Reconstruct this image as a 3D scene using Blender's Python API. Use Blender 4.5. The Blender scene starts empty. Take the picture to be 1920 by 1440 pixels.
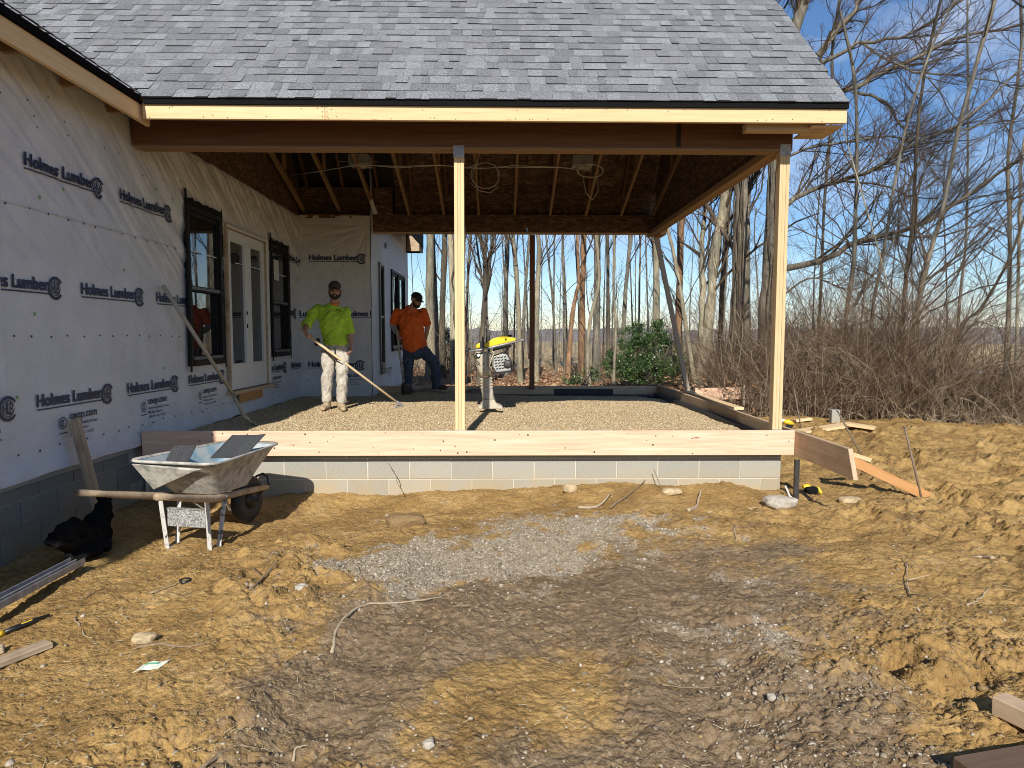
import bpy, bmesh, math, random
import numpy as np
from mathutils import Vector, Matrix, Euler, Quaternion
random.seed(7)
S = bpy.context.scene
C = S.collection
# ------------------------------------------------------------------ camera, sky, sun, exposure
EYE = 1.5
FPX, PITCH, YAW, ROLL = 1250.0, 0.0728, 0.0171, -0.001
cy_, sy_, cp_, sp_ = math.cos(YAW), math.sin(YAW), math.cos(PITCH), math.sin(PITCH)
FW = np.array([sy_*cp_, cy_*cp_, -sp_]); RT = np.array([cy_, -sy_, 0.0]); UP = np.cross(RT, FW)
RT, UP = math.cos(ROLL)*RT - math.sin(ROLL)*UP, math.sin(ROLL)*RT + math.cos(ROLL)*UP
cam_d = bpy.data.cameras.new('camera'); cam = bpy.data.objects.new('camera', cam_d); C.objects.link(cam)
cam_d.sensor_width = 36.0; cam_d.lens = FPX/1920*36.0; cam_d.clip_start = 0.05; cam_d.clip_end = 3000
M3 = Matrix(((RT[0], UP[0], -FW[0]), (RT[1], UP[1], -FW[1]), (RT[2], UP[2], -FW[2])))
cam.matrix_world = Matrix.Translation((0, 0, EYE)) @ M3.to_4x4()
S.camera = cam

SUN_DX, SUN_DY, SUN_DZ = 0.120, 1.56, -1.0       # direction sunlight travels
sun_dir = Vector((SUN_DX, SUN_DY, SUN_DZ)).normalized()
sl = bpy.data.lights.new('sun', 'SUN'); so = bpy.data.objects.new('sun', sl); C.objects.link(so)
sl.energy = 5.0; sl.angle = math.radians(0.53); sl.color = (1.0, 0.94, 0.85)
so.rotation_euler = sun_dir.to_track_quat('-Z', 'Y').to_euler(); so.location = (0, -10, 12)
SUN_EL = math.asin(-sun_dir.z)
SUN_AZ = math.atan2(-sun_dir.x, -sun_dir.y)      # compass angle of the sun measured from +Y towards +X

w = bpy.data.worlds.new('World'); S.world = w; w.use_nodes = True
nt = w.node_tree; N = nt.nodes; L = nt.links
for n in list(N): N.remove(n)
sky = N.new('ShaderNodeTexSky'); sky.sky_type = 'NISHITA'; sky.sun_disc = False
sky.sun_elevation = SUN_EL; sky.sun_rotation = SUN_AZ; sky.air_density = 1.0; sky.dust_density = 0.1; sky.ozone_density = 3.0
hs = N.new('ShaderNodeHueSaturation'); hs.inputs['Saturation'].default_value = 1.15
tc = N.new('ShaderNodeTexCoord'); mp = N.new('ShaderNodeMapping'); mp.inputs['Scale'].default_value = (1.6, 1.6, 4.2)
nz = N.new('ShaderNodeTexNoise'); nz.inputs['Scale'].default_value = 2.1; nz.inputs['Detail'].default_value = 9; nz.inputs['Roughness'].default_value = .58; nz.inputs['Distortion'].default_value = .6
cr = N.new('ShaderNodeValToRGB'); cr.color_ramp.elements[0].position = .50; cr.color_ramp.elements[1].position = .80
cr.color_ramp.elements[0].color = (.02, .02, .02, 1); cr.color_ramp.elements[1].color = (.62, .62, .62, 1)
mx = N.new('ShaderNodeMix'); mx.data_type = 'RGBA'; mx.inputs['B'].default_value = (7.6, 8.0, 8.8, 1)
bg = N.new('ShaderNodeBackground'); bg.inputs['Strength'].default_value = 0.095; wo = N.new('ShaderNodeOutputWorld')
L.new(tc.outputs['Generated'], mp.inputs['Vector']); L.new(mp.outputs['Vector'], nz.inputs['Vector']); L.new(nz.outputs['Fac'], cr.inputs['Fac'])
mt = N.new('ShaderNodeMix'); mt.data_type = 'RGBA'; mt.blend_type = 'MULTIPLY'; mt.inputs['Factor'].default_value = 1; mt.inputs['B'].default_value = (.94, .97, 1.05, 1)
L.new(sky.outputs['Color'], hs.inputs['Color']); L.new(hs.outputs['Color'], mt.inputs['A']); L.new(mt.outputs['Result'], mx.inputs['A']); L.new(cr.outputs['Color'], mx.inputs['Factor'])
L.new(mx.outputs['Result'], bg.inputs['Color']); L.new(bg.outputs['Background'], wo.inputs['Surface'])
S.view_settings.view_transform = 'Standard'; S.view_settings.look = 'None'; S.view_settings.exposure = 0.32; S.view_settings.gamma = 1.0
S.view_settings.use_curve_mapping = False
S.cycles.filter_width = 1.0; S.cycles.max_bounces = 8; S.cycles.caustics_reflective = False; S.cycles.caustics_refractive = False

def at(px, py, X=None, Y=None, Z=None):
    "the point of the plane X=, Y= or Z= that is seen at photograph pixel px, py"
    d = FW + RT*(px-960)/FPX - UP*(py-720)/FPX
    t = X/d[0] if X is not None else Y/d[1] if Y is not None else (Z-EYE)/d[2]
    p = d*t; return Vector((p[0], p[1], p[2]+EYE))

# ------------------------------------------------------------------ small helpers
def tag(o, label=None, cat=None, group=None, kind=None):
    if label: o['label'] = label
    if cat: o['category'] = cat
    if group: o['group'] = group
    if kind: o['kind'] = kind
    return o
def empty(name, loc=(0, 0, 0)):
    o = bpy.data.objects.new(name, None); C.objects.link(o); o.location = loc; o.empty_display_size = .1; return o
def wm(o):
    return o.matrix_basis.copy() if o.parent is None else wm(o.parent) @ o.matrix_parent_inverse @ o.matrix_basis
def link(name, me, mat=None, parent=None):
    o = bpy.data.objects.new(name, me); C.objects.link(o)
    if mat:
        if isinstance(mat, str): mat = MATS[mat]
        if not me.materials: me.materials.append(mat)
    if parent is not None:
        o.parent = parent; o.matrix_parent_inverse = wm(parent).inverted()     # meshes are written in world coordinates
    return o
def npmesh(name, V, faces, smooth=False):
    "faces: list of int arrays (n,3) or (n,4)"
    me = bpy.data.meshes.new(name); V = np.asarray(V, dtype=np.float32)
    me.vertices.add(len(V)); me.vertices.foreach_set('co', V.ravel())
    lt = np.concatenate([np.full(len(f), f.shape[1], dtype=np.int32) for f in faces if len(f)])
    li = np.concatenate([np.asarray(f, dtype=np.int32).ravel() for f in faces if len(f)])
    me.loops.add(len(li)); me.loops.foreach_set('vertex_index', li)
    me.polygons.add(len(lt)); ls = np.concatenate([[0], np.cumsum(lt)[:-1]]).astype(np.int32)
    me.polygons.foreach_set('loop_start', ls); me.polygons.foreach_set('loop_total', lt)
    if smooth: me.polygons.foreach_set('use_smooth', np.ones(len(lt), dtype=bool))
    me.update(calc_edges=True); return me
class MB:
    def __init__(s): s.v = []; s.f = []
    def add(s, vs, fs):
        b = len(s.v); s.v += [tuple(v) for v in vs]; s.f += [tuple(b+i for i in f) for f in fs]; return s
    def box(s, a, b):
        x0, y0, z0 = a; x1, y1, z1 = b
        return s.add([(x0, y0, z0), (x1, y0, z0), (x1, y1, z0), (x0, y1, z0), (x0, y0, z1), (x1, y0, z1), (x1, y1, z1), (x0, y1, z1)],
                     [(0, 3, 2, 1), (4, 5, 6, 7), (0, 1, 5, 4), (1, 2, 6, 5), (2, 3, 7, 6), (3, 0, 4, 7)])
    def obox(s, c, ax, ay, az):
        c = Vector(c); ax, ay, az = Vector(ax), Vector(ay), Vector(az)
        P = [c + i*ax + j*ay + k*az for k in (-1, 1) for (i, j) in ((-1, -1), (1, -1), (1, 1), (-1, 1))]
        return s.add(P, [(0, 3, 2, 1), (4, 5, 6, 7), (0, 1, 5, 4), (1, 2, 6, 5), (2, 3, 7, 6), (3, 0, 4, 7)])
    def prism(s, pts, d):
        d = Vector(d); n = len(pts); P = [Vector(p) for p in pts]
        return s.add(P + [p+d for p in P], [tuple(range(n))[::-1], tuple(range(n, 2*n))] + [(i, (i+1) % n, n+(i+1) % n, n+i) for i in range(n)])
    def tube(s, pts, r, n=8, cap=True, ry=None, ref=None):
        P = [Vector(p) for p in pts]; m = len(P)
        R = r if isinstance(r, (list, tuple)) else [r]*m
        RY = R if ry is None else (ry if isinstance(ry, (list, tuple)) else [ry]*m)
        b = len(s.v); prev = None
        for i, p in enumerate(P):
            t = (P[min(i+1, m-1)] - P[max(i-1, 0)]).normalized()
            if prev is None:
                rf = Vector(ref) if ref is not None else (Vector((0, 0, 1)) if abs(t.z) < .9 else Vector((1, 0, 0)))
            else: rf = prev
            u = (rf - t*rf.dot(t)).normalized(); prev = u; v = t.cross(u)
            for k in range(n):
                a = 2*math.pi*k/n; s.v.append(tuple(p + u*math.cos(a)*R[i] + v*math.sin(a)*RY[i]))
        for i in range(m-1):
            for k in range(n):
                k2 = (k+1) % n; s.f.append((b+i*n+k, b+i*n+k2, b+(i+1)*n+k2, b+(i+1)*n+k))
        if cap: s.f.append(tuple(b+k for k in range(n))[::-1]); s.f.append(tuple(b+(m-1)*n+k for k in range(n)))
        return s
    def mesh(s, name, smooth=False):
        me = bpy.data.meshes.new(name); me.from_pydata(s.v, [], s.f); me.update()
        if smooth: me.polygons.foreach_set('use_smooth', [True]*len(me.polygons))
        return me
    def build(s, name, mat, parent=None, smooth=False, bevel=0, seg=1):
        o = link(name, s.mesh(name, smooth), mat, parent)
        if bevel:
            m = o.modifiers.new('bevel', 'BEVEL'); m.width = bevel; m.segments = seg; m.limit_method = 'ANGLE'
        return o
def lathe(mb, c, prof, n=16, ax=(0, 0, 1)):
    "prof: (radius, height) along ax"
    q = Vector((0, 0, 1)).rotation_difference(Vector(ax)); c = Vector(c); b = len(mb.v); m = len(prof)
    for r, h in prof:
        for k in range(n):
            a = 2*math.pi*k/n; mb.v.append(tuple(c + q @ Vector((r*math.cos(a), r*math.sin(a), h))))
    for i in range(m-1):
        for k in range(n):
            k2 = (k+1) % n; mb.f.append((b+i*n+k, b+i*n+k2, b+(i+1)*n+k2, b+(i+1)*n+k))
    mb.f.append(tuple(b+k for k in range(n))[::-1]); mb.f.append(tuple(b+(m-1)*n+k for k in range(n)))
    return mb
UNIT = {}
def board(name, p0, p1, wid, thk, up, mat, parent=None, bevel=.003, ends=(0, 0)):
    "a board from p0 to p1 (centre line); wid along 'up', thk across. Object X runs along the grain."
    p0, p1 = Vector(p0), Vector(p1); x = (p1-p0); ln = x.length; x.normalize(); z = Vector(up); z = (z - x*z.dot(x)).normalized(); y = z.cross(x)
    mb = MB(); h = ln/2
    mb.add([(-h, -thk/2, -wid/2), (h, -thk/2, -wid/2), (h, thk/2, -wid/2), (-h, thk/2, -wid/2),
            (-h+ends[0], -thk/2, wid/2), (h-ends[1], -thk/2, wid/2), (h-ends[1], thk/2, wid/2), (-h+ends[0], thk/2, wid/2)],
           [(0, 3, 2, 1), (4, 5, 6, 7), (0, 1, 5, 4), (1, 2, 6, 5), (2, 3, 7, 6), (3, 0, 4, 7)])
    o = mb.build(name, mat, parent, bevel=bevel)
    m = Matrix((x, y, z)).transposed().to_4x4(); m.translation = (p0+p1)/2
    o.matrix_basis = m if parent is not None else m
    return o
# ------------------------------------------------------------------ numpy noise
_rng = np.random.default_rng(11); _T = _rng.random((512, 512)).astype(np.float32)
def vnoise(x, y, s=0):
    x = np.asarray(x, dtype=np.float64) + s*37.3; y = np.asarray(y, dtype=np.float64) + s*91.7
    xi = np.floor(x).astype(np.int64); yi = np.floor(y).astype(np.int64); fx = x-xi; fy = y-yi
    fx = fx*fx*fx*(fx*(fx*6-15)+10); fy = fy*fy*fy*(fy*(fy*6-15)+10)
    a = _T[xi % 512, yi % 512]; b = _T[(xi+1) % 512, yi % 512]; c = _T[xi % 512, (yi+1) % 512]; d = _T[(xi+1) % 512, (yi+1) % 512]
    return (a*(1-fx)+b*fx)*(1-fy) + (c*(1-fx)+d*fx)*fy
def fbm(x, y, o=4, s=0, g=.5):
    t = 0; a = 1; n = 0
    for i in range(o): t = t + a*(vnoise(x*2**i, y*2**i, s+i)-.5); n += a; a *= g
    return t/n*2
def ss(a, b, x): t = np.clip((x-a)/(b-a), 0, 1); return t*t*(3-2*t)
def blob(x, y, cx, cy, rx, ry, rot=0):
    c, s = math.cos(rot), math.sin(rot); u = ((x-cx)*c+(y-cy)*s)/rx; v = (-(x-cx)*s+(y-cy)*c)/ry
    return np.exp(-(u*u+v*v))
# ------------------------------------------------------------------ materials
MATS = {}
def mat(name):
    m = bpy.data.materials.new(name); m.use_nodes = True; MATS[name] = m
    return m, m.node_tree.nodes, m.node_tree.links, m.node_tree.nodes['Principled BSDF']
def ramp(N, stops):
    r = N.new('ShaderNodeValToRGB'); e = r.color_ramp.elements
    while len(e) < len(stops): e.new(.5)
    for i, (p, c) in enumerate(stops): e[i].position = p; e[i].color = (*c, 1) if len(c) == 3 else c
    return r
def noise(N, L, vec, scale, detail=4, rough=.5, dist=0):
    n = N.new('ShaderNodeTexNoise'); n.inputs['Scale'].default_value = scale; n.inputs['Detail'].default_value = detail
    n.inputs['Roughness'].default_value = rough; n.inputs['Distortion'].default_value = dist
    if vec is not None: L.new(vec, n.inputs['Vector'])
    return n
def mapped(N, L, scale, src='Object', rnd=True):
    tc = N.new('ShaderNodeTexCoord'); m = N.new('ShaderNodeMapping'); m.inputs['Scale'].default_value = scale
    L.new(tc.outputs[src], m.inputs['Vector'])
    if rnd:
        oi = N.new('ShaderNodeObjectInfo'); mu = N.new('ShaderNodeMath'); mu.operation = 'MULTIPLY'; mu.inputs[1].default_value = 37.0
        L.new(oi.outputs['Random'], mu.inputs[0]); L.new(mu.outputs[0], m.inputs['Location'])
    return m.outputs['Vector']
def bump(N, L, b, height, strength=.3, dist=.01):
    bp = N.new('ShaderNodeBump'); bp.inputs['Strength'].default_value = strength; bp.inputs['Distance'].default_value = dist
    L.new(height, bp.inputs['Height']); L.new(bp.outputs['Normal'], b.inputs['Normal'])
def mixc(N, L, fac, a, b, mode='MIX'):
    m = N.new('ShaderNodeMix'); m.data_type = 'RGBA'; m.blend_type = mode
    if hasattr(fac, 'links'): L.new(fac, m.inputs['Factor'])
    else: m.inputs['Factor'].default_value = fac
    for k, v in (('A', a), ('B', b)):
        if hasattr(v, 'links'): L.new(v, m.inputs[k])
        else: m.inputs[k].default_value = (*v, 1)
    return m.outputs['Result']
def plain(name, col, rough=.6, metal=0, var=.12, scale=30, bmp=.0, spec=.5):
    m, N, L, b = mat(name); v = mapped(N, L, (1, 1, 1)); n = noise(N, L, v, scale, 5, .6)
    lo = tuple(c*(1-var) for c in col); hi = tuple(min(1, c*(1+var)) for c in col)
    r = ramp(N, [(.3, lo), (.7, hi)]); L.new(n.outputs['Fac'], r.inputs['Fac']); L.new(r.outputs['Color'], b.inputs['Base Color'])
    b.inputs['Roughness'].default_value = rough; b.inputs['Metallic'].default_value = metal; b.inputs['Specular IOR Level'].default_value = spec
    if bmp: bump(N, L, b, n.outputs['Fac'], bmp, .01)
    return m
def wood(name, lo, mid, hi, knot=(.16, .07, .03), rough=.75, dirt=None, nails=False):
    m, N, L, b = mat(name)
    v = mapped(N, L, (1.1, 26, 26)); g = noise(N, L, v, 1.6, 6, .62, .6)
    r = ramp(N, [(.25, lo), (.5, mid), (.78, hi)]); L.new(g.outputs['Fac'], r.inputs['Fac'])
    v2 = mapped(N, L, (2.6, 9, 9)); vo = N.new('ShaderNodeTexVoronoi'); vo.inputs['Scale'].default_value = 1.0; L.new(v2, vo.inputs['Vector'])
    kr = ramp(N, [(.035, (.9, .9, .9)), (.07, (.4, .4, .4)), (.12, (0, 0, 0))]); L.new(vo.outputs['Distance'], kr.inputs['Fac'])
    ks = N.new('ShaderNodeSeparateColor'); L.new(vo.outputs['Color'], ks.inputs[0]); kg = N.new('ShaderNodeMath'); kg.operation = 'GREATER_THAN'; kg.inputs[1].default_value = .62; L.new(ks.outputs[0], kg.inputs[0]); km = N.new('ShaderNodeMath'); km.operation = 'MULTIPLY'; L.new(kg.outputs[0], km.inputs[0]); L.new(kr.outputs['Color'], km.inputs[1])
    col = mixc(N, L, km.outputs[0], r.outputs['Color'], knot)
    oi = N.new('ShaderNodeObjectInfo'); hr = N.new('ShaderNodeHueSaturation'); mr = N.new('ShaderNodeMapRange')
    mr.inputs['To Min'].default_value = .86; mr.inputs['To Max'].default_value = 1.1; L.new(oi.outputs['Random'], mr.inputs['Value']); L.new(mr.outputs['Result'], hr.inputs['Value'])
    L.new(col, hr.inputs['Color']); col = hr.outputs['Color']
    if dirt:
        n2 = noise(N, L, mapped(N, L, (3, 5, 5)), 1.3, 6, .65); r2 = ramp(N, [(.48, (0, 0, 0)), (.72, (.75, .75, .75))]); L.new(n2.outputs['Fac'], r2.inputs['Fac'])
        col = mixc(N, L, r2.outputs['Color'], col, dirt)
    L.new(col, b.inputs['Base Color']); b.inputs['Roughness'].default_value = rough; b.inputs['Specular IOR Level'].default_value = .25
    bump(N, L, b, g.outputs['Fac'], .25, .004)
    return m
wood('pine', (.58, .40, .21), (.68, .49, .27), (.76, .57, .34), knot=(.34, .17, .07))
wood('fir', (.52, .31, .20), (.64, .42, .29), (.74, .54, .40), knot=(.22, .10, .06))
wood('fir_weathered', (.42, .29, .18), (.55, .40, .26), (.64, .49, .33), dirt=(.36, .26, .16))
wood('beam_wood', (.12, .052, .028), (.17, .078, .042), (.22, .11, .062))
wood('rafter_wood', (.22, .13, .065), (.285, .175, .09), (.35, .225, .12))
wood('old_wood', (.30, .22, .14), (.40, .31, .21), (.50, .40, .28), dirt=(.16, .11, .07))
wood('stained_wood', (.085, .055, .038), (.13, .085, .058), (.19, .125, .085))
wood('orange_wood', (.40, .19, .07), (.50, .26, .10), (.58, .33, .14))
wood('handle_wood', (.55, .40, .22), (.64, .49, .29), (.72, .57, .36))
wood('grey_handle', (.30, .26, .20), (.38, .33, .26), (.46, .41, .32))
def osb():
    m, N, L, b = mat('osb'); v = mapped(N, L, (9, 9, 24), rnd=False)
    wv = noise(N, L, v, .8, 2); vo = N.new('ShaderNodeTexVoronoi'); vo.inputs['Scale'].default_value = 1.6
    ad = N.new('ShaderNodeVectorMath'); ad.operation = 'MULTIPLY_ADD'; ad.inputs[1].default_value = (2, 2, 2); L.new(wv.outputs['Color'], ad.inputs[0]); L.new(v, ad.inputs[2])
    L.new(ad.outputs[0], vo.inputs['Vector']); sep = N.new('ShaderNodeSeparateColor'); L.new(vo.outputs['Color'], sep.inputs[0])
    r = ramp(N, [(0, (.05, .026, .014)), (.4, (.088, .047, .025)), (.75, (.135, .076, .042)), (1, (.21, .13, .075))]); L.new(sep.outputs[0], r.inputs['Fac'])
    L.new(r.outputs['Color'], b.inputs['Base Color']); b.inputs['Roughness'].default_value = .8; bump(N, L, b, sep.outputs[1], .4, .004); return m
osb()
def shingle():
    m, N, L, b = mat('shingle'); g = N.new('ShaderNodeNewGeometry'); oi = N.new('ShaderNodeObjectInfo')
    a = N.new('ShaderNodeMath'); a.operation = 'ADD'; L.new(g.outputs['Random Per Island'], a.inputs[0]); L.new(oi.outputs['Random'], a.inputs[1])
    f = N.new('ShaderNodeMath'); f.operation = 'FRACT'; L.new(a.outputs[0], f.inputs[0])
    r = ramp(N, [(0, (.128, .134, .143)), (.25, (.146, .153, .163)), (.5, (.165, .169, .178)), (.75, (.18, .19, .202)), (1, (.208, .218, .232))]); L.new(f.outputs[0], r.inputs['Fac'])
    tc = N.new('ShaderNodeTexCoord'); geo = g.outputs['Position']
    n = noise(N, L, geo, 85, 3, .8); n2 = noise(N, L, geo, 45, 2, .6)
    rr = ramp(N, [(.30, (.18, .18, .19)), (.5, (.95, .95, .96)), (.7, (2.1, 2.1, 2.1))]); L.new(n.outputs['Fac'], rr.inputs['Fac'])
    col = mixc(N, L, 1.0, r.outputs['Color'], rr.outputs['Color'], 'MULTIPLY')
    L.new(col, b.inputs['Base Color']); b.inputs['Roughness'].default_value = .9; b.inputs['Specular IOR Level'].default_value = .2
    bump(N, L, b, n2.outputs['Fac'], .5, .004); return m
shingle()
def block_mat(name, base, dirty):
    m, N, L, b = mat(name); g = N.new('ShaderNodeNewGeometry'); oi = N.new('ShaderNodeObjectInfo')
    n = noise(N, L, g.outputs['Position'], 130, 4, .7); n2 = noise(N, L, g.outputs['Position'], 5, 5, .65)
    r = ramp(N, [(.3, tuple(c*.82 for c in base)), (.7, tuple(c*1.12 for c in base))]); L.new(n.outputs['Fac'], r.inputs['Fac'])
    sp = N.new('ShaderNodeSeparateXYZ'); L.new(g.outputs['Position'], sp.inputs[0])
    mr = N.new('ShaderNodeMapRange'); mr.inputs['From Min'].default_value = -.05; mr.inputs['From Max'].default_value = .28; mr.inputs['To Min'].default_value = .75; mr.inputs['To Max'].default_value = 0; L.new(sp.outputs['Z'], mr.inputs['Value'])
    mu = N.new('ShaderNodeMath'); mu.operation = 'MULTIPLY'; L.new(mr.outputs['Result'], mu.inputs[0]); r2 = ramp(N, [(.3, (.3, .3, .3)), (.6, (1.2, 1.2, 1.2))]); L.new(n2.outputs['Fac'], r2.inputs['Fac']); L.new(r2.outputs['Color'], mu.inputs[1])
    col = mixc(N, L, mu.outputs[0], r.outputs['Color'], dirty)
    hs = N.new('ShaderNodeHueSaturation'); mr2 = N.new('ShaderNodeMapRange'); mr2.inputs['To Min'].default_value = .92; mr2.inputs['To Max'].default_value = 1.07; L.new(oi.outputs['Random'], mr2.inputs['Value']); L.new(mr2.outputs['Result'], hs.inputs['Value']); L.new(col, hs.inputs['Color'])
    L.new(hs.outputs['Color'], b.inputs['Base Color']); b.inputs['Roughness'].default_value = .92; b.inputs['Specular IOR Level'].default_value = .15
    bump(N, L, b, n.outputs['Fac'], .5, .004); return m
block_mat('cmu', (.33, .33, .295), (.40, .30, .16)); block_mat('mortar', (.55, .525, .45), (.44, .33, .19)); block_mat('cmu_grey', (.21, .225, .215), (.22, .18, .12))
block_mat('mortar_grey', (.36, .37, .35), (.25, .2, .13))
def wrap():
    m, N, L, b = mat('housewrap'); g = N.new('ShaderNodeNewGeometry')
    mp = N.new('ShaderNodeMapping'); mp.inputs['Scale'].default_value = (1, 6, 6); L.new(g.outputs['Position'], mp.inputs['Vector'])
    n = noise(N, L, mp.outputs['Vector'], 8, 6, .6, .4); n2 = noise(N, L, g.outputs['Position'], 3.0, 5, .6)
    r = ramp(N, [(.3, (.55, .56, .59)), (.6, (.62, .63, .655)), (.8, (.68, .685, .70))]); L.new(n2.outputs['Fac'], r.inputs['Fac'])
    L.new(r.outputs['Color'], b.inputs['Base Color']); b.inputs['Roughness'].default_value = .5; b.inputs['Specular IOR Level'].default_value = .4
    bump(N, L, b, n.outputs['Fac'], .5, .014); return m
wrap()
plain('asphalt', (.018, .018, .020), .9); plain('ink', (.018, .028, .075), .55, var=.5, scale=40)
plain('black_frame', (.009, .009, .010), .55, spec=.25); plain('flashing_tape', (.012, .012, .013), .8, bmp=.3, spec=.15); plain('white_paint', (.66, .66, .65), .45, var=.05)
plain('sash_grey', (.10, .105, .11), .4)
def glass():
    m, N, L, b = mat('glass'); b.inputs['Base Color'].default_value = (.012, .014, .016, 1); b.inputs['Roughness'].default_value = .015; b.inputs['IOR'].default_value = 2.1
    return m
glass()
plain('galv', (.30, .30, .31), .5, .35, var=.3, scale=20); plain('steel_dark', (.07, .065, .06), .5, .6, var=.3); plain('black_plastic', (.012, .012, .013), .4)
plain('rebar', (.20, .15, .11), .7, .3, var=.3); plain('drip_edge', (.010, .010, .011), 1.0, spec=.0); plain('dark_attic', (.02, .015, .012), .9)
plain('stone', (.40, .36, .30), .9, var=.25, scale=18, bmp=.6); plain('tan_stone', (.44, .34, .20), .9, var=.25, scale=18, bmp=.6)
plain('root', (.22, .16, .10), .9, var=.35, scale=40, bmp=.5); plain('bleached', (.38, .30, .20), .85, var=.25, scale=40, bmp=.4)
plain('cable_white', (.62, .60, .55), .5); plain('lime_green', (.40, .62, .04), .85, var=.1, scale=9, bmp=.35); plain('orange_cloth', (.72, .12, .012), .85, var=.1, scale=9, bmp=.35)
plain('khaki', (.44, .40, .34), .9, var=.10, scale=10, bmp=.3); plain('denim', (.045, .06, .095), .9, var=.3, scale=12, bmp=.4)
plain('skin', (.42, .22, .145), .55, var=.12, scale=25); plain('hair', (.025, .016, .012), .8, var=.4, scale=80, bmp=.5); plain('cap_brown', (.06, .045, .035), .9, var=.3); plain('cap_black', (.015, .016, .018), .9)
plain('boot_tan', (.36, .27, .17), .85, var=.3, scale=25, bmp=.4); plain('boot_brown', (.06, .04, .03), .8, var=.3); plain('strap', (.012, .012, .014), .7); plain('shirt_trim', (.75, .18, .03), .8)
plain('cloth_black', (.009, .009, .010), 1.0, var=.4, scale=14, bmp=.5, spec=.05); plain('label_white', (.6, .6, .6), .7); plain('sleeve_grey', (.34, .33, .31), .9, var=.2)
plain('rammer_yellow', (.75, .55, .01), .4, var=.05); plain('rammer_beige', (.46, .41, .32), .55, var=.2, scale=14); plain('engine_silver', (.42, .42, .40), .4, .5, var=.2); plain('rubber', (.022, .022, .022), .7, var=.3)
plain('green_cap', (.16, .38, .10), .6); plain('leaf_green', (.03, .075, .016), .35, var=.5, scale=3); plain('leaf_olive', (.085, .12, .03), .4, var=.4, scale=3)
plain('vapor_black', (.016, .016, .018), .6, bmp=.3); plain('paper', (.62, .66, .56), .7); plain('green_ink', (.10, .32, .20), .7); plain('tool_yellow', (.72, .48, .03), .5); plain('white_plastic', (.75, .75, .72), .4)
plain('felt_grey', (.040, .042, .046), .95, var=.6, scale=160, bmp=.4)
def splatter(name, a, c, sc, lo=.5, hi=.6):
    m, N, L, b = mat(name); v = mapped(N, L, (1, 1, 1)); n = noise(N, L, v, sc, 7, .7); r = ramp(N, [(lo, a), (hi, c)]); L.new(n.outputs['Fac'], r.inputs['Fac'])
    L.new(r.outputs['Color'], b.inputs['Base Color']); b.inputs['Roughness'].default_value = .75; bump(N, L, b, n.outputs['Fac'], .3, .006); return m
splatter('tray_paint', (.20, .20, .185), (.46, .445, .395), 11, .36, .56); splatter('tray_inside', (.20, .32, .40), (.40, .43, .42), 9, .4, .6); splatter('speckled', (.07, .07, .07), (.46, .46, .44), 95, .40, .62); splatter('leg_paint', (.06, .06, .06), (.52, .51, .48), 30, .38, .46)
def bark(name, a, bb, c, sc=1.0):
    m, N, L, b = mat(name); g = N.new('ShaderNodeNewGeometry'); oi = N.new('ShaderNodeObjectInfo')
    mp = N.new('ShaderNodeMapping'); mp.inputs['Scale'].default_value = (9*sc, 9*sc, 1.6*sc); L.new(g.outputs['Position'], mp.inputs['Vector'])
    n = noise(N, L, mp.outputs['Vector'], 1.8, 7, .68, .5); n2 = noise(N, L, g.outputs['Position'], .9, 3, .5)
    r = ramp(N, [(.28, a), (.5, bb), (.72, c)]); L.new(n.outputs['Fac'], r.inputs['Fac'])
    r2 = ramp(N, [(.35, (.7, .72, .72)), (.65, (1.25, 1.2, 1.1))]); L.new(n2.outputs['Fac'], r2.inputs['Fac'])
    col = mixc(N, L, 1.0, r.outputs['Color'], r2.outputs['Color'], 'MULTIPLY')
    hs = N.new('ShaderNodeHueSaturation'); mr = N.new('ShaderNodeMapRange'); mr.inputs['To Min'].default_value = .75; mr.inputs['To Max'].default_value = 1.2; L.new(oi.outputs['Random'], mr.inputs['Value']); L.new(mr.outputs['Result'], hs.inputs['Value']); L.new(col, hs.inputs['Color'])
    L.new(hs.outputs['Color'], b.inputs['Base Color']); b.inputs['Roughness'].default_value = .95; b.inputs['Specular IOR Level'].default_value = .1
    bump(N, L, b, n.outputs['Fac'], .9, .03); return m
bark('bark_grey', (.055, .049, .040), (.15, .136, .112), (.26, .24, .20)); bark('bark_pale', (.11, .095, .068), (.26, .235, .175), (.40, .37, .29)); bark('bark_dark', (.05, .043, .034), (.10, .085, .065), (.17, .145, .11)); bark('bark_red', (.14, .08, .045), (.27, .165, .10), (.38, .26, .17))
bark('twig', (.05, .037, .027), (.09, .068, .05), (.14, .11, .08), .5); bark('brush_twig', (.08, .042, .028), (.155, .088, .058), (.26, .18, .12), .6)
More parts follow.
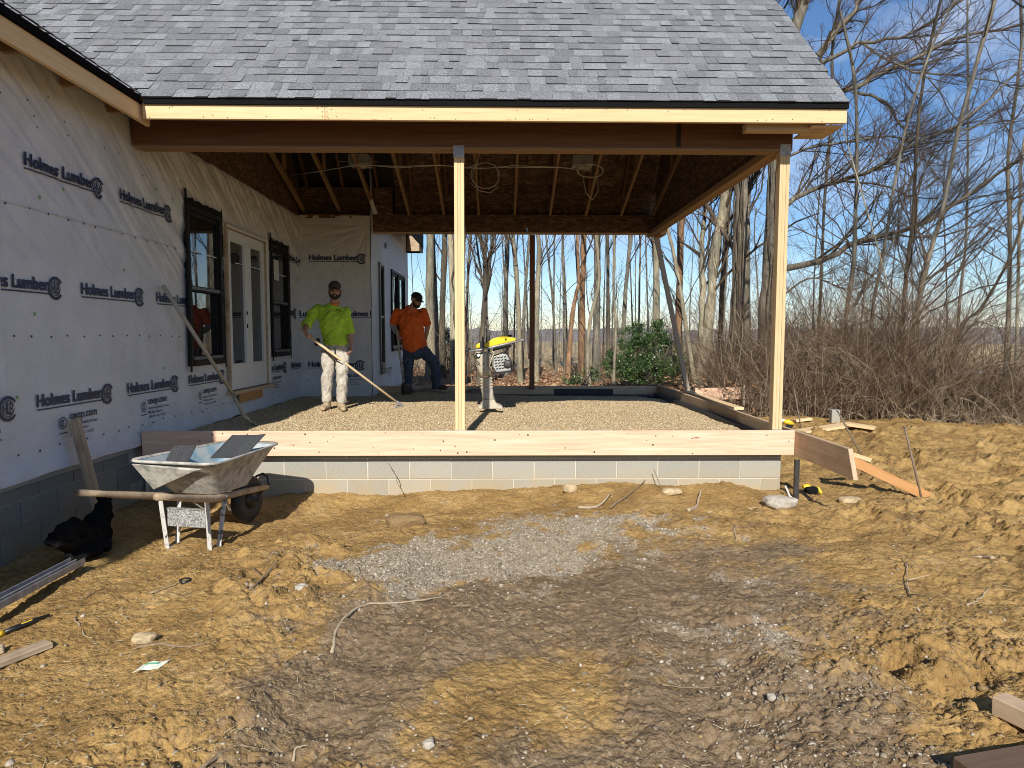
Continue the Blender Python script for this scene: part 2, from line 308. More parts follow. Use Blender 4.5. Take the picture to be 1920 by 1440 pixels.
def attr_mix_ground():
    m, N, L, b = mat('soil'); g = N.new('ShaderNodeNewGeometry'); P = g.outputs['Position']
    def A(nm): a = N.new('ShaderNodeAttribute'); a.attribute_name = nm; return a.outputs['Fac']
    n1 = noise(N, L, P, 2.2, 8, .62, .3); n2 = noise(N, L, P, 28, 6, .7); n3 = noise(N, L, P, 140, 3, .7)
    clay = ramp(N, [(.22, (.16, .098, .038)), (.42, (.275, .172, .064)), (.58, (.365, .236, .090)), (.8, (.46, .325, .155))]); L.new(n1.outputs['Fac'], clay.inputs['Fac'])
    det = ramp(N, [(.30, (.56, .54, .52)), (.46, (.95, .94, .93)), (.58, (1.08, 1.08, 1.08)), (.74, (1.36, 1.36, 1.39))]); L.new(n2.outputs['Fac'], det.inputs['Fac'])
    dark = ramp(N, [(.28, (.10, .070, .042)), (.5, (.185, .132, .082)), (.74, (.30, .23, .155))]); L.new(n2.outputs['Fac'], dark.inputs['Fac'])
    grav = ramp(N, [(.3, (.20, .16, .115)), (.5, (.33, .285, .22)), (.7, (.45, .41, .34))]); L.new(n3.outputs['Fac'], grav.inputs['Fac'])
    lit = ramp(N, [(.25, (.10, .055, .03)), (.45, (.24, .14, .08)), (.6, (.36, .23, .14)), (.8, (.46, .33, .22))]); L.new(n3.outputs['Fac'], lit.inputs['Fac'])
    fld = ramp(N, [(.3, (.34, .25, .13)), (.7, (.46, .36, .21))]); L.new(n1.outputs['Fac'], fld.inputs['Fac'])
    col = mixc(N, L, 1.0, clay.outputs['Color'], det.outputs['Color'], 'MULTIPLY')
    col = mixc(N, L, A('dark'), col, dark.outputs['Color']); col = mixc(N, L, A('grav'), col, grav.outputs['Color'])
    col = mixc(N, L, A('litter'), col, lit.outputs['Color']); col = mixc(N, L, A('field'), col, fld.outputs['Color'])
    L.new(col, b.inputs['Base Color']); b.inputs['Roughness'].default_value = .95; b.inputs['Specular IOR Level'].default_value = .12
    def vor(sc):
        v = N.new('ShaderNodeTexVoronoi'); v.inputs['Scale'].default_value = sc; L.new(P, v.inputs['Vector']); return v.outputs['Distance']
    va, vb = vor(38), vor(95); mm = N.new('ShaderNodeMath'); mm.operation = 'MULTIPLY_ADD'; mm.inputs[1].default_value = -.9; L.new(va, mm.inputs[0]); m3 = N.new('ShaderNodeMath'); m3.operation = 'MULTIPLY'; m3.inputs[1].default_value = .45; L.new(n2.outputs['Fac'], m3.inputs[0]); L.new(m3.outputs[0], mm.inputs[2]); m4 = N.new('ShaderNodeMath'); m4.operation = 'MULTIPLY_ADD'; m4.inputs[1].default_value = -.45; L.new(vb, m4.inputs[0]); L.new(mm.outputs[0], m4.inputs[2])
    ad = N.new('ShaderNodeMath'); ad.operation = 'ADD'; L.new(m4.outputs[0], ad.inputs[0]); mu = N.new('ShaderNodeMath'); mu.operation = 'MULTIPLY'; mu.inputs[1].default_value = .35; L.new(n3.outputs['Fac'], mu.inputs[0]); L.new(mu.outputs[0], ad.inputs[1])
    bump(N, L, b, ad.outputs[0], .55, .018); return m
attr_mix_ground()
def island(name, stops, rough=.9, spec=.15):
    m, N, L, b = mat(name); g = N.new('ShaderNodeNewGeometry'); r = ramp(N, stops); L.new(g.outputs['Random Per Island'], r.inputs['Fac'])
    n = noise(N, L, g.outputs['Position'], 90, 3, .6); rr = ramp(N, [(.3, (.75, .75, .75)), (.7, (1.2, 1.2, 1.2))]); L.new(n.outputs['Fac'], rr.inputs['Fac'])
    L.new(mixc(N, L, 1.0, r.outputs['Color'], rr.outputs['Color'], 'MULTIPLY'), b.inputs['Base Color']); b.inputs['Roughness'].default_value = rough; b.inputs['Specular IOR Level'].default_value = spec; return m
island('brush_mix', [(0, (.06, .036, .024)), (.3, (.13, .08, .05)), (.6, (.22, .145, .092)), (.85, (.33, .25, .17)), (1, (.46, .38, .28))], .95, .1)
island('pea_gravel', [(0, (.28, .19, .095)), (.3, (.43, .325, .185)), (.65, (.53, .43, .26)), (.9, (.60, .51, .35)), (1, (.38, .34, .28))])
island('limestone', [(0, (.17, .135, .09)), (.45, (.26, .215, .155)), (.8, (.36, .31, .235)), (1, (.50, .45, .37))])
island('clod', [(0, (.13, .088, .045)), (.5, (.21, .14, .068)), (1, (.30, .205, .10))])
island('dead_leaf', [(0, (.12, .06, .03)), (.35, (.26, .14, .07)), (.7, (.40, .24, .13)), (1, (.52, .37, .24))], .8)
island('straw', [(0, (.34, .25, .12)), (.6, (.50, .40, .23)), (1, (.62, .53, .36))], .8)
island('evergreen', [(0, (.016, .036, .010)), (.45, (.034, .078, .018)), (.8, (.065, .13, .03)), (1, (.13, .18, .06))], .35, .5)
island('far_wood', [(0, (.12, .11, .115)), (.5, (.17, .155, .155)), (1, (.21, .19, .185))], 1)
# ------------------------------------------------------------------ the ground
def dark_mask(x, y):
    m = .9*blob(x, y, -.05, 3.55, 1.3, .6, .15) + .9*blob(x, y, -.80, 2.6, .50, 1.3, -.5) + .85*blob(x, y, 1.25, 3.6, 1.0, .9, -.2) + .9*blob(x, y, .95, 2.35, .85, .6) + .8*blob(x, y, .2, 1.95, .5, .45) + .6*blob(x, y, 1.5, 4.6, .8, .3)
    m = m - .62*blob(x, y, .18, 2.8, .45, .25, .35) - .3*blob(x, y, -.3, 2.1, .35, .25) - .5*blob(x, y, -1.4, 2.0, .5, .4) - .5*blob(x, y, 2.2, 2.6, .6, .6)
    return ss(.30, .85, m + .6*fbm(x*1.5, y*1.5, 5, 3, .65) + .6*fbm(x*7, y*7, 5, 9, .7))
def grav_mask(x, y):
    m = .92*blob(x, y, .45, 5.05, 1.15, .70) + .85*blob(x, y, -.75, 4.25, .55, .50, .3) + .5*blob(x, y, .1, 4.4, .8, .35) + .38*blob(x, y, 1.5, 4.05, .75, .22, -.3) + .42*blob(x, y, 1.2, 3.35, .5, .25, -.3)
    return ss(.40, .95, m + .65*fbm(x*2.2, y*2.2, 5, 21, .65) + .6*fbm(x*9, y*9, 4, 5, .7))
def rough_mask(x, y):
    r = ss(2.2, 4.5, x)*ss(2.2, 4.5, y+.5*x)*.9 + blob(x, y, 2.2, 3.0, .8, .7)*1.0 + .8*blob(x, y, -1.25, 3.8, .35, .6, -.4) + .8*blob(x, y, -1.45, 4.75, .35, .3) + .5*blob(x, y, -1.1, 2.3, .5, .4) + .6*blob(x, y, 2.0, 5.3, 1.3, .35)
    return np.clip(r + .25*fbm(x*1.3, y*1.3, 3, 8), 0, 1)
def worley(x, y, s=0):
    xi = np.floor(x).astype(np.int64); yi = np.floor(y).astype(np.int64); best = np.full(np.shape(x), 9.0)
    for dx in (-1, 0, 1):
        for dy in (-1, 0, 1):
            a, b = xi+dx, yi+dy; px = a+_T[(a+s*17) % 512, (b+s*5) % 512]; py = b+_T[(a+s*29+100) % 512, (b+s*3+50) % 512]; best = np.minimum(best, (px-x)**2+(py-y)**2)
    return np.sqrt(best)
def H(x, y, fine=True):
    x = np.asarray(x, dtype=np.float64); y = np.asarray(y, dtype=np.float64)
    near = 1 - ss(9, 16, y)
    h = .07*fbm(x*.45, y*.45, 3, 2) + .035*fbm(x*1.4, y*1.4, 3, 4)
    rg = rough_mask(x, y)*near
    d = dark_mask(x, y)
    n = fbm(x*4.2, y*4.2, 4, 6, .55)
    rid = 1-np.abs(fbm(x*3.1, y*3.1, 4, 14, .55))*2
    h = h + (.012+.050*rg)*n + .030*rg*rid
    if fine:
        h = h + (.008+.017*rg+.006*d)*fbm(x*17, y*17, 4, 30, .65)*near
        wx, wy = x+.05*fbm(x*9, y*9, 2, 60), y+.05*fbm(x*9, y*9, 2, 63); gate = ss(-.25, .35, fbm(x*2.1, y*2.1, 3, 66))
        h = h + near*((.010+.058*rg)*gate*(1-np.clip(worley(wx*11, wy*11, 1)*1.2, 0, 1)**2)*vnoise(x*6, y*6, 70)**2*2 + (.012+.014*rg)*(1-np.clip(worley(wx*30, wy*30, 2)*1.2, 0, 1)**2)*vnoise(x*12, y*12, 71)*1.3)
        cr2 = np.abs(fbm(x*6.5, y*6.5, 3, 44, .6)); h = h - .010*(1-ss(0, .05, cr2))*near*gate
        cr = np.abs(fbm(x*2.4, y*2.4, 3, 40)); h = h - .014*(1-ss(.0, .035, cr))*near*(.35+rg)
    h = h + .045*blob(x, y, 0, 6.32, 9, .28)*ss(-2.6, -1.8, x)*(1-ss(2.2, 2.6, x))*(.6+.8*vnoise(x*2.3, y*.6, 3)) - .03
    h = h - .05*blob(x, y, -3.2, 5.3, .5, 1.6)
    for px_, py_, a_, rx_, ry_, ro_ in ((1.86, 2.98, -.11, .10, .06, .4), (1.98, 2.72, -.12, .11, .06, -.3), (2.06, 3.04, .08, .09, .06, .2), (1.99, 2.86, .07, .08, .05, 0), (1.78, 2.62, -.07, .09, .05, .2), (2.2, 2.9, -.08, .07, .06, 0), (-1.52, 4.62, -.07, .06, .09, .2), (-1.44, 4.95, .08, .10, .09, 0), (-1.58, 4.15, -.08, .06, .10, -.2), (-1.42, 4.3, .05, .08, .10, 0), (-1.66, 3.85, -.06, .06, .07, .3), (1.6, 3.25, -.05, .10, .03, -.5), (1.35, 3.45, -.05, .12, .03, .2), (2.5, 4.9, -.06, .14, .04, .3), (3.3, 6.9, -.07, .16, .05, .3), (4.2, 7.3, .07, .2, .1, .2)):
        h = h + a_*blob(x+.03*fbm(x*9, y*9, 2, 90), y+.03*fbm(x*9, y*9, 2, 91), px_, py_, rx_, ry_, ro_)
    # the graded clay bank beyond the porch corner and its far lip, the shaded hollow behind it
    h = h + .08*np.exp(-((y-(11.4-.28*(x-5)))/.55)**2)*ss(3.2, 5, x)*(.6+.9*vnoise(x*1.1, y*1.1, 17)) + .05*blob(x, y, 5.3, 7.6, 1.6, .8, -.3)
    h = h - .35*ss(.4, 1.6, y-(11.6-.28*(x-5)))*ss(4, 6, x)*(1-ss(18, 22, y))
    for (xa, xb, xc) in ((-1.05, -.62, -.25), (.75, .98, 1.15)):
        t = np.clip((y-1.4)/3.2, 0, 1.2); u = x-(xa*(1-t)**2+2*xb*t*(1-t)+xc*t*t); e = np.exp(-(u/.20)**2)*(1-ss(4.3, 5.0, y))
        h = h - .032*e + .022*np.exp(-((np.abs(u)-.30)/.09)**2)*(1-ss(4.3, 5.0, y))*(.4+1.2*vnoise(x*5, y*5, 88)) + .012*e*np.sin(y*26+u*8)*vnoise(x*3, y*3, 89)
    for k, o in enumerate((0, .42)):                     # tyre tracks
        u = (y-(6.2+o) - .30*(x-4.5)); h = h - .05*np.exp(-(u/.10)**2)*ss(3.6, 4.6, x)*(1+.5*np.sin(x*34+3*u*20))
    h = h + ss(60, 300, y)*.4 + .25*fbm(x*.08, y*.08, 3, 7)*ss(14, 24, y)
    return h
uu = list(np.arange(-.96, .9601, .0030)); st = .0030; v = .96
while v < 70: st *= 1.25; v += st; uu = [-v]+uu+[v]
uu = np.array(uu)
yy = [1.25]
while yy[-1] < 14: yy.append(yy[-1]+max(.006, .0034*yy[-1]))
st = yy[-1]-yy[-2]
while yy[-1] < 800: st *= 1.06; yy.append(yy[-1]+st)
st = .012; v = 1.25
while v > -60: st *= 1.3; v -= st; yy = [v]+yy
yy = np.array(yy)
YY = np.repeat(yy[:, None], len(uu), 1); XX = uu[None, :]*np.clip(yy, 1.5, 60)[:, None]; ZZ = H(XX, YY); ny, nx = XX.shape
idx = np.arange(nx*ny).reshape(ny, nx); Q = np.stack([idx[:-1, :-1], idx[:-1, 1:], idx[1:, 1:], idx[1:, :-1]], -1).reshape(-1, 4)
me = npmesh('ground', np.stack([XX, YY, ZZ], -1).reshape(-1, 3), [Q], True)
XF, YF = XX.ravel(), YY.ravel()
def fattr(me, nm, v): a = me.attributes.new(nm, 'FLOAT', 'POINT'); a.data.foreach_set('value', np.asarray(v, dtype=np.float32).ravel())
fattr(me, 'dark', dark_mask(XF, YF)*.9*(1-ss(6, 7, YF))); fattr(me, 'grav', grav_mask(XF, YF)*.9*(1-ss(5.9, 6.3, YF)))
lt = ss(-.5, 1.2, YF-(12.6-.28*np.clip(XF-5, -1.5, 12))+1.0*fbm(XF*.6, YF*.6, 3, 3)); fd = ss(27, 31, YF+2*fbm(XF*.2, YF*.2, 2, 3)-.3*np.clip(XF, 0, 20))
fattr(me, 'litter', lt); fattr(me, 'field', fd)
ground = link('ground', me, 'soil'); tag(ground, kind='structure', label='brown clay ground churned by tracks, with grey gravel patches')
# far grey road strip, wooded hill
rd = MB(); P0 = [(12.5, 24.4), (60, 27.5), (60, 30.5), (12.5, 26.0)]
rs = MB(); vs = []; n = 40
for i in range(n+1):
    t = i/n; x = 11+t*60; y0 = 22.8+.05*x; w_ = 2.0
    for y in (y0, y0+w_): vs.append((x, y, float(H(x, y, False))+.10))
rs.add(vs, [(2*i, 2*i+2, 2*i+3, 2*i+1) for i in range(n)]); plain('road_grey', (.30, .30, .31), .8); tag(rs.build('road', 'road_grey'), kind='structure', label='grey lane beyond the brush')
hm = []; hx = np.linspace(-260, 300, 700)
hh = 2.6+2.4*fbm(hx*.006, hx*0, 3, 5)*.35+1.0*fbm(hx*.05, hx*0, 3, 9)+.8*fbm(hx*.3, hx*0, 2, 2)
V = np.concatenate([np.stack([hx, 128+0*hx, 0*hx-.5], -1), np.stack([hx, 131+0*hx, hh*.62], -1), np.stack([hx, 150+0*hx, hh+.6], -1), np.stack([hx, 240+0*hx, 0*hx], -1)])
m_ = len(hx); F = np.concatenate([np.stack([np.arange(m_-1)+k*m_, np.arange(m_-1)+1+k*m_, np.arange(m_-1)+1+(k+1)*m_, np.arange(m_-1)+(k+1)*m_], -1) for k in range(3)])
plain('hill_wood', (.165, .155, .145), 1, var=.22, scale=.35); tag(link('hill', npmesh('hill', V, [F], True), 'hill_wood'), kind='structure', label='low wooded hill on the horizon')

# ------------------------------------------------------------------ loose stones (nobody could count them)
ICO = None
def ico():
    global ICO
    if ICO is None:
        bm = bmesh.new(); bmesh.ops.create_icosphere(bm, subdivisions=1, radius=1); ICO = (np.array([v.co[:] for v in bm.verts]), np.array([[v.index for v in f.verts] for f in bm.faces])); bm.free()
    return ICO
OCT = (np.array([(1, 0, 0), (0, 1, 0), (-1, 0, 0), (0, -1, 0), (0, 0, 1), (0, 0, -1)], float), np.array([(0, 1, 4), (1, 2, 4), (2, 3, 4), (3, 0, 4), (1, 0, 5), (2, 1, 5), (3, 2, 5), (0, 3, 5)]))
def rndrot(n, rng):
    q = rng.normal(size=(n, 4)); q /= np.linalg.norm(q, axis=1)[:, None]; a, b, c, d = q.T
    return np.stack([np.stack([1-2*(c*c+d*d), 2*(b*c-a*d), 2*(b*d+a*c)], -1), np.stack([2*(b*c+a*d), 1-2*(b*b+d*d), 2*(c*d-a*b)], -1), np.stack([2*(b*d-a*c), 2*(c*d+a*b), 1-2*(b*b+c*c)], -1)], 1)
def scatter(name, base, pos, size, mat, rng, flat=.6, jit=.25, sink=.2):
    bv, bf = base; n = len(pos); V = bv[None]*(1+jit*rng.normal(size=(n, len(bv), 1)))
    V = V*np.stack([np.ones(n), rng.uniform(.6, 1, n), rng.uniform(flat*.8, 1, n)], -1)[:, None]; V = np.einsum('nij,nkj->nki', rndrot(n, rng), V)
    V[..., 2] *= flat+.15; V = V*size[:, None, None] + pos[:, None]; V[..., 2] += (size*(flat*.5-sink))[:, None]
    F = (bf[None] + (np.arange(n)*len(bv))[:, None, None]).reshape(-1, 3)
    return link(name, npmesh(name, V.reshape(-1, 3), [F]), mat)
rng = np.random.default_rng(5)
def sample(n, x0, x1, y0, y1, mask, rng):
    out = np.zeros((0, 2))
    while len(out) < n:
        k = n*3; y = y0*(y1/y0)**rng.random(k); x = rng.uniform(x0, x1, k)*(.25+.75*y/y1) if x0 < -3 and x1 > 3 else rng.uniform(x0, x1, k)
        keep = rng.random(k) < mask(x, y); out = np.concatenate([out, np.stack([x, y], -1)[keep]])
    out = out[:n]; return np.concatenate([out, H(out[:, 0], out[:, 1])[:, None]], 1)
p = sample(22000, -2.2, 2.6, 3.2, 6.2, lambda x, y: grav_mask(x, y)**1.4, rng)
tag(scatter('loose_gravel', ico(), p, rng.gamma(2.0, .0018, len(p))+.002, 'limestone', rng), 'pale crushed limestone spread over the clay before the porch', kind='stuff')
p = sample(7000, -4.5, 5.0, 1.4, 6.2, lambda x, y: .08+.9*np.clip(dark_mask(x, y), 0, 1)*ss(-.1, .5, fbm(x*1.7, y*1.7, 3, 77)), rng)
tag(scatter('scattered_gravel', ico(), p, np.clip(rng.gamma(1.5, .0022, len(p))+.002, 0, .019), 'limestone', rng), 'small pale stones scattered in the dark soil', kind='stuff')
p = sample(9000, -4.5, 6.0, 1.4, 11, lambda x, y: .05+.95*rough_mask(x, y)**2, rng)
tag(scatter('dirt_clods', ico(), p, np.clip(rng.gamma(1.0, .0045, len(p))+.003, 0, .022), 'clod', rng, .55, .30, .38), 'brown clods of churned clay', kind='stuff')
# straw and splinters lying on the clay
def straws(name, n, x0, x1, y0, y1, ln, wd, mat, rng, mask=lambda x, y: np.ones_like(x), lift=.004):
    p = sample(n, x0, x1, y0, y1, mask, rng); a = rng.uniform(0, math.pi, n); l = rng.uniform(.4, 1, n)*ln; w2 = rng.uniform(.5, 1, n)*wd
    d = np.stack([np.cos(a), np.sin(a), rng.normal(size=n)*.12], -1)*l[:, None]; s = np.stack([-np.sin(a), np.cos(a), 0*a], -1)*w2[:, None]; u = np.array([0, 0, 1.0])*wd
    p[:, 2] += lift; V = np.stack([p-d-s, p-d+s, p+d+s, p+d-s, p-d*.9+u, p+d*.9+u], 1); b = np.arange(n)[:, None]*6
    F4 = np.concatenate([b+[[0, 3, 5, 4]], b+[[2, 1, 4, 5]]]); F3 = np.concatenate([b+[[0, 4, 1]], b+[[3, 2, 5]]])
    return link(name, npmesh(name, V.reshape(-1, 3), [F4, F3]), mat)
tag(straws('straw_litter', 2600, -4.5, 6, 1.4, 9, .022, .0016, 'straw', rng, lambda x, y: .25+.75*(x < -.8)), 'bits of straw and splinters strewn on the clay', kind='stuff')
# leaf litter of the woods
def leaf_litter(name, n, xr, yr, size, mat, rng, zf, mask=None):
    y = yr[0]*(yr[1]/yr[0])**rng.random(n); x = rng.uniform(-1, 1, n); x = xr[0]+(xr[1]-xr[0])*(x*.5+.5)
    z = zf(x, y); s = size*rng.uniform(.5, 1.2, n)*np.sqrt(y/yr[0]); R = rndrot(n, rng); R[:, 2, :2] *= .55
    q = np.array([(-1, -.55, 0), (0, -.2, .25), (1, -.5, .1), (1, .5, 0), (0, .3, -.2), (-1, .55, .15)])
    V = np.einsum('nij,kj->nki', R, q)*s[:, None, None] + np.stack([x, y, z+s*.35], -1)[:, None]; b = np.arange(n)[:, None]*6
    return link(name, npmesh(name, V.reshape(-1, 3), [np.concatenate([b+[[0, 1, 4, 5]], b+[[1, 2, 3, 4]]])]), mat)
tag(leaf_litter('leaf_litter', 26000, (-7, 16), (12.9, 33), .05, 'dead_leaf', rng, lambda x, y: H(x, y, False)), 'fallen brown leaves covering the floor of the woods', kind='stuff')
# ------------------------------------------------------------------ the house
WX, RY, GX, GZ = -3.38, 11.30, -2.165, .48        # left wall, rear wall, wing wall, gravel level
house = tag(empty('house', (WX, 6.3, 0)), 'unfinished house in printed white housewrap with an open porch under a grey shingle roof', 'house')
# --- housewrap walls
def pleat(s, t, amp, seed):
    "pleats running along t, spaced in s"
    q = s + .10*fbm(s*.7, t*.9, 3, seed)
    n = fbm(q*8.5, t*.55, 3, seed+3, .55); return amp*(1-np.abs(n)*2.6)
def left_relief(y, z):
    up = ss(1.75, 2.7, z); s = (z*.80+(y-6)*.62); t = ((y-6)*.78-z*.62)
    side = ss(7.0, 7.8, y)*ss(2.2, 2.9, z)
    r = pleat(s, t, .030, 1)*(up*(.75+.7*fbm(y*.6, z*.5, 2, 8))).clip(0, 1) + .006*fbm(y*1.6, z*1.2, 3, 9) + .006*fbm(y*6, z*2.2, 3, 12)
    s2 = (z*.55+(y-8)*1.0); r = r + side*pleat(s2, z-y, .010, 20)
    r = r + .014*ss(1.15, .6, z)*fbm(y*2.5+z*2, z*8, 4, 31, .6) + .010*blob(y, z, 5.8, .75, .9, .2)*fbm(y*3, z*9, 3, 33)
    return r*(1-ss(3.40, 3.52, z))
def rear_relief(x, z):
    c = np.hypot(x+2.2, z-3.3); a = np.arctan2(z-3.3, x+2.2)
    r = .012*fbm(a*9, c*.8, 3, 41, .6)*ss(2.0, 3.0, z) + .007*fbm(x*9, z*1.0, 3, 45) + .010*ss(1.3, .6, z)*fbm(x*5+z, z*4-x*2, 3, 47) + .005*fbm(x*3, z*2, 3, 48)
    return r
def wing_relief(y, z): return .008*fbm(y*1.2+z*.6, z*1.5, 4, 51, .55) + .012*ss(1.2, .6, z)*fbm(y*3, z*6, 4, 55, .6) + .01*blob(y, z, 11.5, 3.0, .5, .6)*fbm(y*11+z*4, z*2, 2, 57)
def grid_wall(name, us, vs, fn, place, holes, mat, parent):
    us = np.array(sorted(set(np.round(us, 4)))); vs = np.array(sorted(set(np.round(vs, 4)))); U, V = np.meshgrid(us, vs)
    P = place(U, V, fn(U, V)).reshape(-1, 3); n, m = len(us), len(vs); idx = np.arange(n*m).reshape(m, n)
    cu, cv = (us[1:]+us[:-1])/2, (vs[1:]+vs[:-1])/2; CU, CV = np.meshgrid(cu, cv); keep = np.ones_like(CU, bool)
    for a, b, c, d in holes: keep &= ~((CU > a) & (CU < b) & (CV > c) & (CV < d))
    Q = np.stack([idx[:-1, :-1], idx[:-1, 1:], idx[1:, 1:], idx[1:, :-1]], -1)[keep]
    return link(name, npmesh(name, P, [Q], True), mat, parent)
W1 = (7.27, 8.14, 1.16, 2.90); DR = (8.26, 9.72, .80, 2.86); W2 = (9.87, 10.68, 1.18, 2.83)
HL = [W1, DR, W2]
us = np.concatenate([np.arange(-4, 4.2, .25), np.arange(4.2, RY+.01, .016), [RY], *[h[:2] for h in HL]]); us = us[us <= RY+1e-4]
vs = np.concatenate([np.arange(.50, 3.56, .018), [3.55], *[h[2:] for h in HL]])
def lw_place(U, V, R):
    V2 = np.where(V < .51, .475+.02*fbm(U*1.3, U*0, 3, 61)+.006*np.sin(U*9), V); R2 = R + np.where(V < .62, .03*(1-ss(.47, .62, V)), 0)
    V2 = np.where(V > 3.5, V-.04*(.5+fbm(U*1.7, U*0, 3, 66)), V2); return np.stack([WX+R2, U, V2], -1)
wall = grid_wall('wall', us, vs, left_relief, lw_place, HL, 'housewrap', house); wall['label'] = 'long side wall of the house in printed housewrap'
us = np.arange(WX, GX+.001, .0145); vs = np.arange(.46, 3.50, .018)
rear = grid_wall('rear_wall', us, vs, rear_relief, lambda U, V, R: np.stack([U, RY-R, V], -1), [], 'housewrap', house)
WA = (11.98, 12.42, .90, 2.80); WB = (13.28, 15.08, 1.18, 2.80)
us = np.concatenate([np.arange(RY-.01, 15.72, .03), WA[:2], WB[:2]]); vs = np.concatenate([np.arange(.46, 4.4, .03), WA[2:], WB[2:]])
wing = grid_wall('wing_wall', us, vs, wing_relief, lambda U, V, R: np.stack([GX+R, U, V], -1), [WA, WB], 'housewrap', house)
MB().box((WX-6, 15.72, 0), (GX-.02, 15.80, 4.3)).build('end_wall', 'housewrap', house)
# dark structure behind the wrap, so the house is solid and no light leaks
mb = MB(); mb.box((WX-.20, -4, .3), (WX-.06, W1[0], 3.5)); mb.box((WX-.20, W1[0], .3), (WX-.06, RY, W1[2]-.4)); mb.box((WX-.20, W1[0], 2.9), (WX-.06, RY, 3.5))
for a, b in ((W1[1], DR[0]), (DR[1], W2[0]), (W2[1], RY+.2)): mb.box((WX-.20, a, .7), (WX-.06, b, 3))
mb.box((WX-.06, RY+.06, .2), (GX-.07, RY+.18, 3.44)); mb.box((WX-2.2, -4, .2), (WX-2.1, 16, 6)); mb.box((GX-.9, RY+.3, .2), (GX-.8, 16, 4.2)); mb.box((GX-.2, RY+.2, 2.85), (GX-.07, 15.7, 4.3)); mb.box((GX-.2, RY+.2, .2), (GX-.07, 15.7, .85)); mb.box((WX-6, -4.1, 0), (WX-.03, -3.98, 3.5)); mb.box((WX-2.1, -4, .1), (WX-.3, 16, .3))
mb.build('framing', 'dark_attic', house)
# strip of a second sheet lapped over the near end, its edge in full view
us = np.arange(3.2, 4.60, .02); vs = np.arange(.50, 2.38, .03)
grid_wall('lapped_sheet', us, vs, lambda u, v: left_relief(u, v)+.012+.006*fbm(u*9, v*2, 3, 71), lambda U, V, R: np.stack([WX+R, U+.02*fbm(V*2, V*0, 2, 4)*(U > 4.5), V], -1), [], 'housewrap', wall)
# --- print on the wrap
def text_geo(txt, size, width=None, bold=0., res=3):
    boldness, bold = bold, 0
    cu = bpy.data.curves.new('t', 'FONT'); cu.body = txt; cu.size = size; cu.offset = bold; cu.resolution_u = res; cu.fill_mode = 'FRONT'
    o = bpy.data.objects.new('t', cu); C.objects.link(o); bpy.context.view_layer.update()
    me = o.evaluated_get(bpy.context.evaluated_depsgraph_get()).to_mesh(); V = np.array([v.co[:2] for v in me.vertices]); F = [tuple(p.vertices) for p in me.polygons]
    o.to_mesh_clear(); bpy.data.objects.remove(o); bpy.data.curves.remove(cu)
    V[:, 0] -= V[:, 0].min()
    if width: V[:, 0] *= width/V[:, 0].max()
    if boldness:
        n = len(V); VV = []; FF = []
        for i, (dx, dy) in enumerate(((-1, -.5), (1, -.5), (-1, .5), (1, .5), (0, 0))): VV.append(V+np.array([dx, dy])*boldness); FF += [tuple(q+i*n for q in f) for f in F]
        V, F = np.concatenate(VV), FF
    return V, F
def arc(cx, cy, r0, r1, a0, a1, n=26):
    a = np.linspace(a0, a1, n+1); V = np.concatenate([np.stack([cx+r0*np.cos(a), cy+r0*np.sin(a)], -1), np.stack([cx+r1*np.cos(a), cy+r1*np.sin(a)], -1)])
    return V, [(i, i+n+1, i+n+2, i+1) for i in range(n)]
def rect(x0, y0, x1, y1):
    n = max(1, int((x1-x0)/.012)); xs_ = np.linspace(x0, x1, n+1); V = np.concatenate([np.stack([xs_, 0*xs_+y0], -1), np.stack([xs_, 0*xs_+y1], -1)]); return V, [(i, i+1, i+n+2, i+n+1) for i in range(n)]
def merge(parts):
    V = []; F = []; b = 0
    for v, f in parts: V.append(v); F += [tuple(b+i for i in q) for q in f]; b += len(v)
    return np.concatenate(V), F
tx = text_geo('Holmes Lumber', .128, .785, .0062); tx[0][:, 1] += 0
ex, ey = .868, .022
hlb = []
for ch, x0, wd in (('H', -.046, .034), ('L', -.010, .024), ('B', .014, .034)):
    v, f = text_geo(ch, .13, wd, .002, 2); v = v.copy(); v[:, 1] = (v[:, 1]-v[:, 1].mean())/np.ptp(v[:, 1])*(.100 if ch == 'L' else .086) + ey; v[:, 0] += ex+x0; hlb.append((v, f))
LOGO = merge([tx, rect(.0, -.028, ex-.075, -.018), arc(ex, ey, .066, .088, .55, 2*math.pi-.62), arc(ex, ey, .052, .058, 0, 2*math.pi)] + hlb)
tm = [text_geo('oxep.com', .092, .345, .0022)]; tm[0][0][:, 0] += .13
for i, (t_, wd) in enumerate((('Housewrap Building Products', .36), ('Weather Barrier', .24), ('CCRR-1010  Type 1  ICC-ES', .30))):
    v, f = text_geo(t_, .034, wd, .0006, 1); v[:, 0] += .13; v[:, 1] -= .052+i*.042; tm.append((v, f))
OXEP = merge(tm + [arc(.052, -.02, .040, .047, 0, 6.283, 18), arc(.052, -.02, .020, .027, .8, 5.4, 14), rect(.0, -.10, .10, -.092), rect(.046, -.04, .056, .0)])
